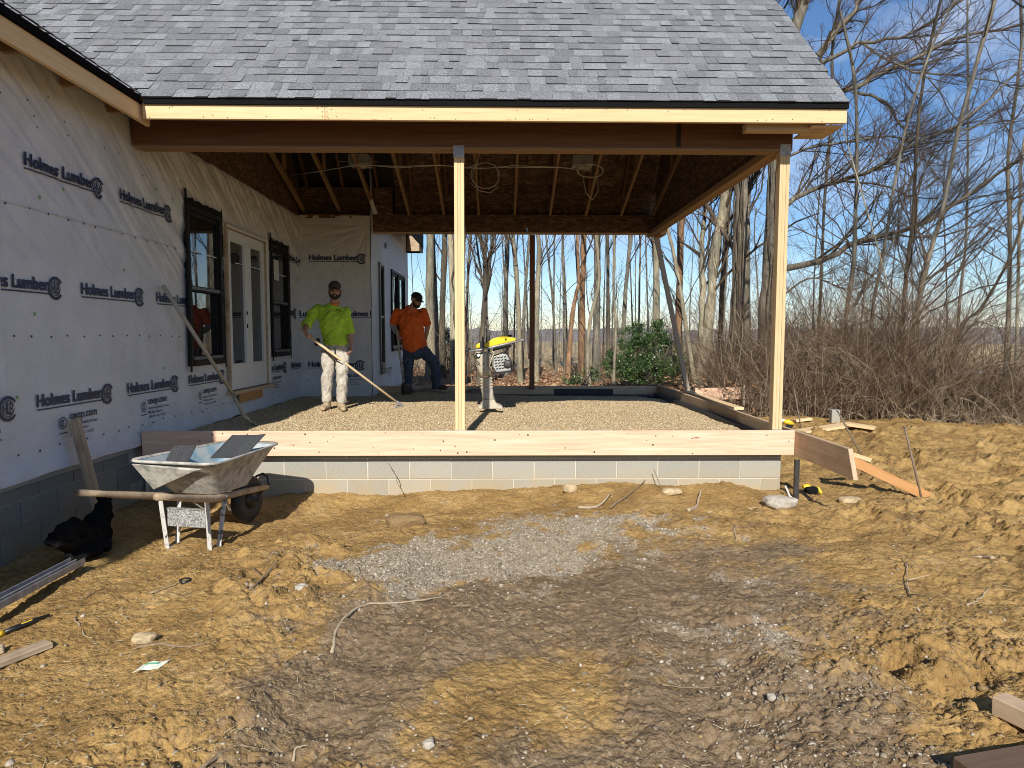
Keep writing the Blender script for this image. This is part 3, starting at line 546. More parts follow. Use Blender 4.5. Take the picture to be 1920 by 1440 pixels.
def print_on(geo, place, relief, parent, u0, v0, clip=None, name='printed_logo', lift=.006):
    V, F = geo; bm = bmesh.new(); vs = [bm.verts.new((x+u0, y+v0, 0)) for x, y in V]
    for f in F:
        try: bm.faces.new([vs[i] for i in f])
        except ValueError: pass
    if clip:
        for co, no in (((clip[0], 0, 0), (-1, 0, 0)), ((clip[1], 0, 0), (1, 0, 0))):
            bmesh.ops.bisect_plane(bm, geom=bm.verts[:]+bm.edges[:]+bm.faces[:], plane_co=co, plane_no=no, clear_outer=True)
    if not bm.verts: bm.free(); return
    me = bpy.data.meshes.new(name); bm.to_mesh(me); bm.free(); n = len(me.vertices); co = np.zeros(n*3); me.vertices.foreach_get('co', co); co = co.reshape(-1, 3)
    P = place(co[:, 0], co[:, 1], relief(co[:, 0], co[:, 1])+lift); me.vertices.foreach_set('co', P.astype(np.float32).ravel()); me.update()
    return link(name, me, 'ink', parent)
LP = lambda u, v, r: np.stack([WX+r, u, v], -1)
RP = lambda u, v, r: np.stack([u, RY-r, v], -1)
WP = lambda u, v, r: np.stack([GX+r, u, v], -1)
for u in (3.684, 4.864, 6.044): print_on(LOGO, LP, left_relief, wall, u, 2.70, lift=.013)
print_on(LOGO, LP, left_relief, wall, 10.74, 2.70, (10.70, RY))
for u, c in ((4.284, None), (5.464, None), (6.644, (6, W1[0]-.02)), (10.184, (W2[1]+.05, RY))): print_on(LOGO, LP, left_relief, wall, u, 1.83, c, lift=.009)
for u, c in ((3.71, None), (4.89, None), (6.07, None), (7.25, None), (9.61, (9.76, 11)), (10.79, (10, RY))): print_on(LOGO, LP, left_relief, wall, u, .975, c, lift=.022 if u < 4 else .010)
for u, c in ((4.02, None), (5.12, None), (6.29, None), (7.47, None), (9.80, None)): print_on(OXEP, LP, left_relief, wall, u, .84, c, 'printed_web_address', .022 if u < 4.2 else .010)
print_on(LOGO, RP, rear_relief, rear, -3.19, 2.75); print_on(LOGO, RP, rear_relief, rear, -2.60, 1.82, (-4, GX)); print_on(LOGO, RP, rear_relief, rear, -3.78, 1.82, (WX, 0)); print_on(LOGO, RP, rear_relief, rear, -3.24, .97)
print_on(OXEP, RP, rear_relief, rear, -2.82, .80, None, 'printed_web_address')
print_on(OXEP, WP, wing_relief, wing, 12.75, .84, None, 'printed_web_address')
# cap nails and staples
mbn, mbg = MB(), MB()
def disc(mb, c, ax, r, n=7):
    ax = Vector(ax); u = ax.orthogonal().normalized(); v = ax.cross(u); c = Vector(c); P = [c+(u*math.cos(6.283*k/n)+v*math.sin(6.283*k/n))*r for k in range(n)]
    mb.add(P+[c+ax*r*.6], [(k, (k+1) % n, n) for k in range(n)])
def inhole(y, z): return any(a-.05 < y < b+.05 and c-.05 < z < d+.08 for a, b, c, d in HL)
for z in (2.40, 1.49, .66):
    for k in range(40):
        y = 3.3+k*.2+random.uniform(-.03, .03)
        if y < RY and not inhole(y, z): disc(mbn, (WX+float(left_relief(y, z))+.004, y, z+random.uniform(-.008, .008)), (1, 0, 0), .009)
for k in range(34):
    y, z = random.uniform(3.4, 11), random.choice((.72, 1.15, 1.66, 2.05, 2.55, 2.95))+random.uniform(-.09, .09)
    if not inhole(y, z): disc(mbg, (WX+float(left_relief(y, z))+.004, y, z), (1, 0, 0), .014)
for k in range(30): y, z = random.uniform(3.4, 7.2), random.uniform(2.9, 3.4); disc(mbn, (WX+float(left_relief(y, z))+.004, y, z), (1, 0, 0), .007)
for k in range(12): x, z = random.uniform(WX+.1, GX-.05), random.choice((2.15, 1.35, .75))+random.uniform(-.05, .05); disc(mbn, (x, RY-float(rear_relief(x, z))-.004, z), (0, -1, 0), .008)
tag(mbn.build('staples', 'black_plastic', wall), kind='stuff'); tag(mbg.build('cap_nails', 'green_cap', wall), kind='stuff')
us = np.arange(3.2, RY, .05); z = 2.42-.001*us; mb = MB()
mb.add([(WX+float(left_relief(u, 2.42))+.002, u, 2.42) for u in us]+[(WX+float(left_relief(u, 2.405))+.0075, u, 2.405) for u in us], [(i, i+len(us), i+len(us)+1, i+1) for i in range(len(us)-1)])
mb.build('lap_seam', 'housewrap', wall)
# --- windows and doors of the long wall: frames proud of the wrap, black flashing tape round them
def window_x(x, y0, y1, z0, z1, top=.16, tape=True, mull=False, mat='black_frame'):
    f = MB(); d = .05; t = .055
    f.box((x-.07, y0, z0), (x+.028, y0+t, z1)); f.box((x-.07, y1-t, z0), (x+.028, y1, z1)); f.box((x-.07, y0+t, z1-t), (x+.028, y1-t, z1)); f.box((x-.07, y0+t, z0), (x+.036, y1-t, z0+t+.01))
    o = f.build('window', mat, house, bevel=.003)
    zm = (z0+z1)/2-.02; a, b = y0+t, y1-t
    s = MB(); s.box((x-.035, a, zm-.03), (x+.012, b, zm+.03)); s.box((x-.035, a, z1-t-.045), (x+.006, b, z1-t)); s.box((x-.035, a, zm+.03), (x+.006, a+.035, z1-t-.045)); s.box((x-.035, b-.035, zm+.03), (x+.006, b, z1-t-.045))
    s.box((x-.06, a, z0+t+.01), (x-.02, a+.04, zm-.03)); s.box((x-.06, b-.04, z0+t+.01), (x-.02, b, zm-.03)); s.box((x-.06, a+.04, z0+t+.01), (x-.02, b-.04, z0+t+.06)); s.build('sash', 'black_frame', o, bevel=.003)
    MB().box((x-.022, a+.035, zm+.03), (x-.014, b-.035, z1-t-.045)).build('upper_pane', 'glass', o)
    MB().box((x-.050, a+.04, z0+t+.06), (x-.042, b-.04, zm-.03)).build('lower_pane', 'glass', o)
    MB().box((x+.008, a+.01, zm-.012), (x+.020, b-.01, zm+.020)).build('meeting_rail', 'sash_grey', o, bevel=.002); MB().box((x-.02, a, z0+t+.012), (x+.03, b, z0+t+.05)).build('sill', 'sash_grey', o, bevel=.002)
    if tape:
        tp = MB(); rg = random.Random(int(y0*100))
        for (p0, p1, q0, q1) in ((y0-.055, y0+.002, z0-.06, z1+.15), (y1-.002, y1+.035, z0-.05, z1+.10), (y0+.002, y1-.002, z1-.002, z1+.07)):
            n = 14; vert = (q1-q0) > (p1-p0); P = []
            for i in range(n+1):
                for j in (0, 1):
                    k = i/n; jj = rg.uniform(-.006, .006)
                    y = (p0 if j == 0 else p1)+jj if vert else p0+(p1-p0)*k; z = q0+(q1-q0)*k if vert else (q0 if j == 0 else q1+jj*3)
                    P.append((x+.0275+rg.uniform(0, .002), y, z))
            tp.add(P, [(2*i, 2*i+1, 2*i+3, 2*i+2) for i in range(n)])
        tp.build('flashing_tape', 'flashing_tape', o)
    return o
window_x(WX+.016, *W1, top=.2); w2 = window_x(WX+.016, *W2)
MB().box((WX+.024, 10.02, 2.32), (WX+.026, 10.24, 2.62)).build('sticker', 'label_white', w2)
# double glazed door: frame, two leaves each with a long pane
y0, y1, z0, z1 = DR; x = WX+.016
f = MB(); f.box((x-.10, y0, z0), (x+.034, y0+.05, z1)); f.box((x-.10, y1-.10, z0), (x+.034, y1, z1)); f.box((x-.10, y0+.05, z1-.05), (x+.034, y1-.10, z1)); f.build('door_frame', 'old_wood', house, bevel=.003)
MB().box((x-.10, y0-.02, z0-.045), (x+.075, y1+.02, z0)).build('door_sill', 'fir_weathered', house, bevel=.004)
MB().box((x+.030, y0+.25, z0-.16), (x+.055, y1-.42, z0-.047)).build('sill_block', 'orange_wood', house, bevel=.003)
f = MB(); f.box((x+.034, y1-.095, z0+.01), (x+.046, y1-.012, z1-.01)); f.box((x+.034, y0+.012, z1-.045), (x+.046, y1-.095, z1-.01)); f.build('door_casing', 'white_paint', house, bevel=.002)
ym = (y0+y1)/2-.01
for a, b, hinge in ((y0+.052, ym-.003, 0), (ym+.003, y1-.102, 1)):
    lf = MB(); st, bt = .085, .32
    lf.box((x-.045, a, z0+.01), (x+.010, a+st, z1-.055)); lf.box((x-.045, b-st, z0+.01), (x+.010, b, z1-.055)); lf.box((x-.045, a+st, z0+.01), (x+.010, b-st, z0+bt)); lf.box((x-.045, a+st, z1-.055-.12), (x+.010, b-st, z1-.055))
    o = lf.build('door_leaf', 'white_paint', house, bevel=.003)
    g = MB(); m_ = .022
    for q in ((a+st, z0+bt, b-st, z0+bt+m_), (a+st, z1-.175-m_, b-st, z1-.175), (a+st, z0+bt+m_, a+st+m_, z1-.175-m_), (b-st-m_, z0+bt+m_, b-st, z1-.175-m_)): g.box((x-.03, q[0], q[1]), (x+.016, q[2], q[3]))
    g.build('glazing_bead', 'white_paint', o, bevel=.003); MB().box((x-.024, a+st+m_, z0+bt+m_), (x-.016, b-st-m_, z1-.175-m_)).build('pane', 'glass', o)
    if not hinge:
        for zz in (1.62, 1.79): h = MB(); lathe(h, (x+.010, b-.055, zz), [(.026, 0), (.026, .003)], 14, (1, 0, 0)); h.build('lock_bore', 'cloth_black', o)
# wing windows
window_x(GX+.004, *WA, tape=False, mat='sash_grey'); window_x(GX+.004, WB[0], (WB[0]+WB[1])/2-.02, *WB[2:], tape=False); window_x(GX+.004, (WB[0]+WB[1])/2+.02, WB[1], *WB[2:], tape=False)
b_ = MB(); b_.box((GX+.02, 12.02, .80), (GX+.05, 12.38, .895)); b_.build('sill_block', 'old_wood', house)
MB().box((GX+.016, 12.62, 3.12), (GX+.03, 12.70, 3.22)).build('vent_collar', 'black_plastic', house)
# --- foundation: mortar core with separate concrete blocks
FY, FXR = 6.35, 2.718
core = MB(); core.box((WX-.02, FY+.005, -.5), (FXR-.005, FY+.2, .41)); core.box((FXR-.2, FY+.2, -.5), (FXR-.005, 11.9, .41)); core.box((WX-.22, -4, -.5), (WX-.057, 11.3, .60)); core.box((WX-.1, RY+.03, -.5), (GX-.02, 15.7, .5))
fnd = core.build('foundation', 'mortar', house); fnd['label'] = 'concrete block foundation under porch and house'
BM = {}
def block(x0, x1, y0, y1, z0, z1, mat):
    key = (round(x1-x0, 3), round(y1-y0, 3), round(z1-z0, 3), mat)
    if key not in BM:
        bm = bmesh.new(); bmesh.ops.create_cube(bm, size=1); bmesh.ops.scale(bm, vec=(x1-x0, y1-y0, z1-z0), verts=bm.verts); bmesh.ops.bevel(bm, geom=bm.edges[:], offset=.003, segments=1, affect='EDGES'); me = bpy.data.meshes.new('block'); bm.to_mesh(me); bm.free(); me.materials.append(MATS[mat]); BM[key] = me
    o = bpy.data.objects.new('block', BM[key]); C.objects.link(o); o.parent = fnd; o.matrix_parent_inverse = wm(fnd).inverted(); o.location = ((x0+x1)/2+random.uniform(-.001, .001), (y0+y1)/2, (z0+z1)/2); return o
Jn = .0095
for ci, (z0, z1) in enumerate(((-.285, -.085), (-.082, .118), (.118, .317), (.317, .42))):
    x1 = FXR; first = ci % 2 == 1
    while x1 > WX+.05:
        wd = .2 if first else .4; first = False; x0 = max(x1-wd, WX+.02); jy = random.uniform(-.0015, .0015)
        block(x0+(Jn if x0 > WX+.03 else 0), x1, FY+jy, FY+.1+jy, z0+Jn/2, z1-Jn/2, 'cmu'); x1 -= wd
    y1 = FY+.1+.01
    while y1 < 11.7: block(FXR-.1, FXR, y1, y1+.39, z0+Jn/2, z1-Jn/2, 'cmu'); y1 += .4
    y1 = FY-.012-(.2 if ci % 2 else 0)
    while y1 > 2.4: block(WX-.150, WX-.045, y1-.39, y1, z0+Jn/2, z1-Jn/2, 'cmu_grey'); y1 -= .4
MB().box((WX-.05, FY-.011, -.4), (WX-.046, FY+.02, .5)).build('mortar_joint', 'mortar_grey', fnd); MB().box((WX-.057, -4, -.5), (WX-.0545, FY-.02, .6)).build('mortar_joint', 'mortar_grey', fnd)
# --- porch floor edge boards
board('rim_board', (WX+.03, 6.243, .486), (2.79, 6.243, .486), .235, .038, (0, 0, 1), 'fir', house)
board('rim_board', (WX+.03, 6.283, .49), (2.75, 6.283, .49), .18, .036, (0, 0, 1), 'fir_weathered', house)
rb = board('rim_board', (2.812, 5.16, .476), (2.812, 11.85, .505), .235, .038, (0, 0, 1), 'fir_weathered', house, ends=(.10, 0)); rb['label'] = 'long side board running past the porch corner with a slanted cut end'
board('rim_board', (WX+1.2, 11.83, .485), (2.79, 11.83, .485), .235, .038, (0, 0, 1), 'fir_weathered', house)
MB().box((.95, 11.80, .40), (2.0, 11.808, .55)).build('vapor_barrier', 'vapor_black', house)
MB().box((2.70, 6.4, .36), (2.785, 11.7, .49)).build('vapor_barrier', 'vapor_black', house)
MB().box((WX+.1, 11.50, .36), (2.7, 11.8, .455)).build('vapor_barrier', 'vapor_black', house)
nb_ = MB(); rn_ = random.Random(4)
def nail(x, y, z, r=.0045): nb_.obox((x, y-.001, z), (r, 0, 0), (0, .0015, 0), (0, 0, r))
for k in range(38): nail(rn_.uniform(WX+.3, 2.75), 6.2235, rn_.uniform(.385, .59), rn_.choice((.0035, .005, .007)))
for k in range(34): nail(rn_.uniform(-3.0, 2.95), 5.8655, rn_.choice((3.355, 3.43))+rn_.uniform(-.01, .01), .0038)
for x0 in (-1.52, -1.48):
    for z in (3.36, 3.40, 3.44): nail(x0, 5.8655, z, .004)
tag(nb_.build('nail_heads', 'steel_dark', house), kind='stuff')
# --- posts with brackets, header beams
def post(x, y, z0, z1, sx=.092, sy=.092, mat='pine', cap=True):
    for k, dx in enumerate((-sx/3, 0, sx/3)): board('post', (x+dx, y+.002*(k == 1), z0), (x+dx, y+.002*(k == 1), z1), sx/3-.0015, sy, (1, 0, 0), mat, house, .002)
    if cap:
        c = MB(); c.box((x-sx/2-.004, y-sy/2-.005, z1-.085), (x+sx/2+.004, y-sy/2-.002, z1+.02)); c.build('post_bracket', 'galv', house)
        c = MB(); c.box((x-sx/2-.004, y-sy/2-.005, z0-.02), (x+sx/2+.004, y-sy/2-.002, z0+.02)); c.build('post_bracket', 'galv', house)
post(-.383, 6.31, .59, 3.215); post(2.635, 6.31, .59, 3.245)
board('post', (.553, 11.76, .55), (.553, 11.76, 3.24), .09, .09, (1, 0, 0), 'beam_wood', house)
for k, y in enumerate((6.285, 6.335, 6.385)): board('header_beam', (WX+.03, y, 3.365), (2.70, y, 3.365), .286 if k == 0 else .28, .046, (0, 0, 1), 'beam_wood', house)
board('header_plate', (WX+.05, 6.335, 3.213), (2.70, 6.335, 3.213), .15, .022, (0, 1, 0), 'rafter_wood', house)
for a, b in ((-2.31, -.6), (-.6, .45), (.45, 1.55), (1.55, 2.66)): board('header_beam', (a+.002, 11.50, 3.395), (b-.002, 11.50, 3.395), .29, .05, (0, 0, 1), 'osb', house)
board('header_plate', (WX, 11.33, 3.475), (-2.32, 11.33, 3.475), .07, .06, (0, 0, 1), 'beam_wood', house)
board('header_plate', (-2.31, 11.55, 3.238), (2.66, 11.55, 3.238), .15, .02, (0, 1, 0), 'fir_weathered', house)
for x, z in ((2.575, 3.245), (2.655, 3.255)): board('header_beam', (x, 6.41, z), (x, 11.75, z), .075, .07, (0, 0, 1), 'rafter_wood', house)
MB().box((2.69, 11.35, 3.20), (2.80, 11.75, 3.32)).build('beam_block', 'orange_wood', house, bevel=.003)
MB().box((1.62, 6.258, 3.235), (1.66, 6.262, 3.50)).build('seam_gap', 'dark_attic', house)
br = board('brace', tuple(at(1229, 436, Y=11.9)), tuple(at(1290, 735, Y=12.2)), .085, .04, (1, 0, .2), 'grey_handle', house); br['label'] = 'slanting temporary brace at the far right corner'
# --- roof framing seen from below
EY, EZ, RYD, RZ = 5.83, 3.475, 9.02, 6.665
def roofz(y): return EZ+(y-EY) if y < RYD else RZ-(y-RYD)
xs = [-3.30, -2.70, -2.12, -1.55, -.96, -.37, .24, .84, 1.45, 2.05, 2.60]
for k, x in enumerate(xs):
    tr = empty('truss', (x, RYD, 3.5)); tr.parent = house; tr.matrix_parent_inverse = wm(house).inverted()
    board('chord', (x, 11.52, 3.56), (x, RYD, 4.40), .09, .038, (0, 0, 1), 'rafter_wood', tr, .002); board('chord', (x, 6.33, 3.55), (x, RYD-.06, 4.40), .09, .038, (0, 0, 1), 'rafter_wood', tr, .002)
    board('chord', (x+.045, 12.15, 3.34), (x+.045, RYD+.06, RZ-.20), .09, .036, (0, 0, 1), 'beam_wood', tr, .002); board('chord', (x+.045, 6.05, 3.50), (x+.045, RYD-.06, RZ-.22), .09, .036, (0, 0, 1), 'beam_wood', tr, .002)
    board('web', (x+.02, 10.4, 4.02), (x+.02, 10.2, 5.22), .085, .034, (0, 1, 0), 'rafter_wood', tr, .002); board('web', (x+.02, RYD, 4.42), (x+.02, RYD, RZ-.28), .085, .034, (0, 1, 0), 'rafter_wood', tr, .002)
# sheathing: separate osb sheets under the rear slope, gable infill, front deck
for i in range(6):
    for j in range(4):
        x0 = -1.45+i*.75-(.0 if j % 2 else .35); x1 = x0+.745
        x0, x1 = max(x0, -1.8), min(x1, 2.66)
        if x1-x0 < .05: continue
        t0, t1 = j*1.1, (j+1)*1.1-.006
        MB().prism([(x0, 12.2-t0, EZ-.03+t0), (x1, 12.2-t0, EZ-.03+t0), (x1, 12.2-t1, EZ-.03+t1), (x0, 12.2-t1, EZ-.03+t1)], (0, .02, .02)).build('sheathing', 'osb', house)
MB().box((-1.8, 11.58, 3.54), (2.64, 11.60, 4.16)).build('heel_panel', 'osb', house)
for a, b in ((6.40, 7.62), (7.625, 8.84), (8.845, 10.06), (10.065, 11.46)):
    MB().prism([(2.625, a, 3.29), (2.625, b, 3.29), (2.625, b, roofz(b)-.20), *([(2.625, RYD, RZ-.2)] if a < RYD < b else []), (2.625, a, roofz(a)-.20)], (.014, 0, 0)).build('gable_panel', 'osb', house)
    MB().prism([(WX+.004, a, 3.49), (WX+.004, b, 3.49), (WX+.004, b, roofz(b)-.20), *([(WX+.004, RYD, RZ-.2)] if a < RYD < b else []), (WX+.004, a, roofz(a)-.20)], (-.014, 0, 0)).build('gable_panel', 'osb', house)
MB().box((-3.36, 11.45, 3.52), (-1.82, 11.47, 3.98)).build('heel_panel', 'osb', house)
MB().box((-9, 15.6, 3.4), (-1.8, 15.7, 6.6)).build('attic_end', 'dark_attic', house); MB().prism([(-9, 12.5, 6.6), (-1.8, 12.5, 6.6), (-1.8, 15.8, 4.3), (-9, 15.8, 4.3)], (0, 0, .04)).build('wing_roof', 'shingle', house); MB().box((-1.81, 11.6, 3.52), (-1.79, 15.7, 6.0)).build('attic_wall', 'dark_attic', house)
MB().prism([(-8.2, RYD, RZ-.03), (-1.8, RYD, RZ-.03), (-1.8, 12.25, EZ-.06), (-8.2, 12.25, EZ-.06)], (0, -.02, -.02)).build('attic_ceiling', 'dark_attic', house); MB().prism([(-8.2, EY+.3, EZ+.25), (-3.45, EY+.3, EZ+.25), (-3.45, RYD, RZ-.06), (-8.2, RYD, RZ-.06)], (0, .02, -.02)).build('attic_ceiling', 'dark_attic', house); MB().box((-9, 11.3, 3.4), (-3.4, 11.32, 6.6)).build('attic_wall', 'dark_attic', house)  # dark planes under the roof: the attic's shade is put into their colour
# box at the end of the wing eave
MB().box((GX+.02, 15.52, 3.43), (GX+.30, 15.72, 3.78)).build('eave_box', 'old_wood', house); MB().box((GX+.02, 15.50, 3.785), (GX+.30, 15.74, 4.05)).build('eave_soffit', 'dark_attic', house); MB().prism([(GX+.31, 15.48, 3.60), (GX+.345, 15.48, 3.60), (GX+.30, 15.48, 4.1), (GX+.26, 15.48, 4.1)], (0, .28, 0)).build('drip_edge', 'drip_edge', house)
# --- eaves
for a, b in ((-3.04, -1.50), (-1.497, 2.995)): board('fascia_board', (a, 5.885, 3.402), (b, 5.885, 3.402), .135, .038, (0, 0, 1), 'pine', house)
MB().box((-3.02, 5.845, 3.452), (3.0, 5.864, 3.50)).build('drip_edge', 'drip_edge', house)
board('fascia_board', (-3.085, -.9, 3.39), (-3.085, 6.04, 3.39), .14, .038, (0, 0, 1), 'pine', house)
MB().box((-3.066, -.95, 3.462), (-3.04, 5.84, 3.515)).build('drip_edge', 'drip_edge', house)
for k in range(12): MB().box((WX+.02, -.8+k*.61, 3.40), (-3.11, -.76+k*.61, 3.47)).build('lookout', 'rafter_wood', house)
MB().box((WX+.01, -.9, 3.475), (-3.10, 6.2, 3.487)).build('soffit_deck', 'osb', house)
board('lookout', (2.16, 6.02, 3.335), (2.86, 6.02, 3.335), .07, .10, (0, 0, 1), 'fir_weathered', house)
MB().box((2.71, 5.91, 3.315), (2.985, 6.28, 3.33)).build('soffit_return', 'fir_weathered', house, bevel=.003)
board('rake_board', (2.965, 5.95, 3.43), (2.965, RYD, 6.50), .14, .036, (0, -.7, .7), 'pine', house); board('rake_board', (2.965, 12.1, 3.40), (2.965, RYD, 6.50), .14, .036, (0, .7, .7), 'pine', house)
MB().prism([(-3.1, EY+.04, EZ+.036), (3.0, EY+.04, EZ+.036), (3.0, RYD, RZ), (-8.2, RYD, RZ), (-8.2, 8.5, RZ-.5)], (0, .02, -.022)).build('roof_deck', 'osb', house)
MB().prism([(-8.2, RYD, RZ), (3.0, RYD, RZ), (3.0, 12.25, EZ-.03), (-1.8, 12.25, EZ-.03), (-8.2, 12.25, EZ)], (0, .014, .018)).build('rear_roof', 'shingle', house)
roof = MB().prism([(-3.12, -.95, EZ-.005), (-3.12, 7.2, EZ-.005), (-8.2, 8.6, EZ+3.2), (-8.2, -.95, EZ+3.2)], (0, 0, -.02)).build('roof', 'shingle', house); roof['label'] = 'steep roof of grey laminated shingles'
# --- shingles: courses of tabs thicker at their lower edge, whose cut face is black asphalt
UT = {}
def tab_mesh(k):
    if k not in UT:
        w_ = .5; l = .155; t = (.005, .009, .014)[k]; lf = 0
        mb = MB(); mb.add([(-w_, 0, lf), (w_, 0, lf), (w_, l, .0015), (-w_, l, .0015), (-w_, 0, lf+t), (w_, 0, lf+t), (w_, l, .004), (-w_, l, .004)], [(0, 3, 2, 1), (4, 5, 6, 7), (0, 1, 5, 4), (1, 2, 6, 5), (2, 3, 7, 6), (3, 0, 4, 7)])
        me = mb.mesh('shingle'); me.materials.append(MATS['shingle']); me.materials.append(MATS['asphalt']); me.polygons[2].material_index = 1; UT[k] = me
    return UT[k]
rg = random.Random(3); EXPO = .1435; c45 = math.sqrt(.5); big = MB(); cnt = 0
Rm = Matrix(((1, 0, 0), (0, c45, -c45), (0, c45, c45)))
rinv = wm(roof).inverted()
for c in range(32):
    s = c*EXPO; t = s*c45; x = -3.075-1.5*t-rg.uniform(0, .12); xr = 2.995+rg.uniform(-.006, .006)
    while x < xr-.02:
        wd = rg.choice((.07, .085, .10, .11, .125, .135, .15, .17, .19))*rg.uniform(.9, 1.1); wd = min(wd, xr-x)
        k = rg.choice((0, 1, 1, 2)); sl = s+rg.uniform(-.003, .003); base = Vector((x+wd/2, EY+.004+sl*c45, EZ+.018+sl*c45+.004))
        if cnt < 296:
            o = bpy.data.objects.new('shingle', tab_mesh(k)); C.objects.link(o); o.parent = roof; o.matrix_parent_inverse = rinv
            o.matrix_basis = Matrix.Translation(base) @ Rm.to_4x4() @ Matrix.Diagonal((wd-.002, 1, 1, 1)); cnt += 1
        else:
            P = [base + Rm @ Vector((v.co.x*(wd-.002), v.co.y, v.co.z)) for v in tab_mesh(k).vertices]; big.add(P, [tuple(f.vertices) for f in tab_mesh(k).polygons])
        x += wd
# starter edge of the side eave, each tab end curling proud of the drip edge
y = -.9
while y < 5.75:
    wd = rg.uniform(.14, .18); z = 3.516+rg.uniform(0, .006)
    big.add([(-3.028, y, z), (-3.028, y+wd-.006, z+.004), (-3.14, y+wd-.006, z+.078), (-3.14, y, z+.074), (-3.028, y, z+.008), (-3.028, y+wd-.006, z+.014), (-3.14, y+wd-.006, z+.090), (-3.14, y, z+.082)], [(0, 3, 2, 1), (4, 5, 6, 7), (0, 1, 5, 4), (1, 2, 6, 5), (2, 3, 7, 6), (3, 0, 4, 7)]); y += wd
sc_ = big.build('shingle_courses', 'shingle', roof); tag(sc_, kind='stuff'); sc_.data.materials.append(MATS['asphalt']); ix = np.zeros(len(sc_.data.polygons), dtype=np.int32); ix[2::6] = 1; sc_.data.polygons.foreach_set('material_index', ix)
# --- wiring and the two recessed lamp housings among the trusses
cb = MB()
def zc(y): return 3.56+(11.52-y)*.3347-.05
pts = [(-3.2, 10.5, 3.95), (-2.75, 10.2, 3.93), (-2.1, 10.0, 3.985), (-1.5, 10.0, 3.97), (-.9, 10.0, 3.99), (-.3, 10.0, 3.94), (.2, 10.0, 3.99), (.9, 10.0, 3.965), (1.35, 10.05, 3.93)]
cb.tube(pts, .006, 5); cb.tube([(p[0], p[1]+.02, p[2]+.02*math.sin(i*2.1)) for i, p in enumerate(pts[1:])], .006, 5)
def coil(c, r, n, sq):
    P = []
    for i in range(int(n*14)+1): a = i/14*6.283; P.append((c[0]+r*math.cos(a)*(1+.08*math.sin(i*.7)), c[1]+.02*math.sin(i*.45), c[2]+sq*r*math.sin(a)*(1+.06*math.cos(i*.9)))); 
    return P
cb.tube(coil((-.42+.2, 9.9, 3.82), .20, 1.7, 1.0), .006, 5); cb.tube([(-.3, 9.9, 4.4), (-.31, 9.9, 4.1), (-.35, 9.9, 3.98), (-.5, 9.9, 3.92)], .006, 5); cb.tube([(-.45, 9.9, 3.72), (-.3, 9.9, 3.60), (-.15, 9.9, 3.57), (-.04, 9.9, 3.66)], .006, 5)
cb.tube(coil((1.32, 10.0, 3.92), .19, 2.6, .55), .006, 5); cb.tube([(1.2, 10.0, 3.88), (1.26, 10.0, 3.6), (1.36, 10.0, 3.50), (1.44, 10.0, 3.62), (1.43, 10.0, 3.84)], .006, 5)
cb.build('wiring', 'cable_white', house, True)
plain('lamp_inside', (.45, .40, .32), .5, var=.4)
for x, y in ((-2.09, 10.2), (1.22, 10.2)):
    z = zc(y)+.05; hb = MB(); hb.box((x-.15, y-.15, z+.02), (x+.15, y+.15, z+.16)); hb.box((x-.30, y-.13, z+.045), (x-.15, y-.12, z+.055)); hb.box((x+.15, y-.13, z+.045), (x+.30, y-.12, z+.055)); o = hb.build('lamp_housing', 'sleeve_grey', house, bevel=.004)
    h = MB(); lathe(h, (x, y, z-.005), [(.085, 0), (.085, .02), (.06, .024)], 16); h.build('lamp_can', 'lamp_inside', o, True)
MB().prism([tuple(at(693, 378, Y=9.9)), tuple(at(700, 402, Y=9.9)), tuple(at(708, 401, Y=9.9)), tuple(at(698, 372, Y=9.9))], (0, .004, 0)).build('wrap_scrap', 'housewrap', house)
# --- the gravel bed inside the porch
gxs = np.arange(WX+.02, 2.80, .03); gys = np.arange(6.30, 11.85, .03); U, V = np.meshgrid(gxs, gys)
def GH(x, y): return GZ-.01 + .018*fbm(x*1.6, y*1.6, 3, 80) + .030*fbm(x*.7, y*.7, 2, 83) - .03*ss(2.30, 2.62, x) + .06*blob(x, y, -1.25, 11.5, .8, .6) + .04*blob(x, y, -1.4, 9.5, .6, .3) - .04*ss(11.0, 11.5, y)*ss(-.6, .2, x)
n, m = len(gxs), len(gys); idx = np.arange(n*m).reshape(m, n)
bed = npmesh('gravel_bed', np.stack([U, V, GH(U, V)], -1).reshape(-1, 3), [np.stack([idx[:-1, :-1], idx[:-1, 1:], idx[1:, 1:], idx[1:, :-1]], -1).reshape(-1, 4)], True)
plain('gravel_base', (.42, .31, .17), .95, var=.45, scale=60, bmp=.8); tag(link('gravel_bed', bed, 'gravel_base'), kind='structure', label='tan gravel bed filling the porch floor')
k = 58000; y = 6.32+(11.8-6.32)*rng.random(k)**1.25; x = rng.uniform(WX+.05, 2.70, k); p = np.stack([x, y, GH(x, y)], -1)
tag(scatter('porch_gravel', OCT, p, rng.uniform(.007, .0135, k), 'pea_gravel', rng, .7, .2, .25), 'tan pea gravel filling the porch between its edge boards', kind='stuff')
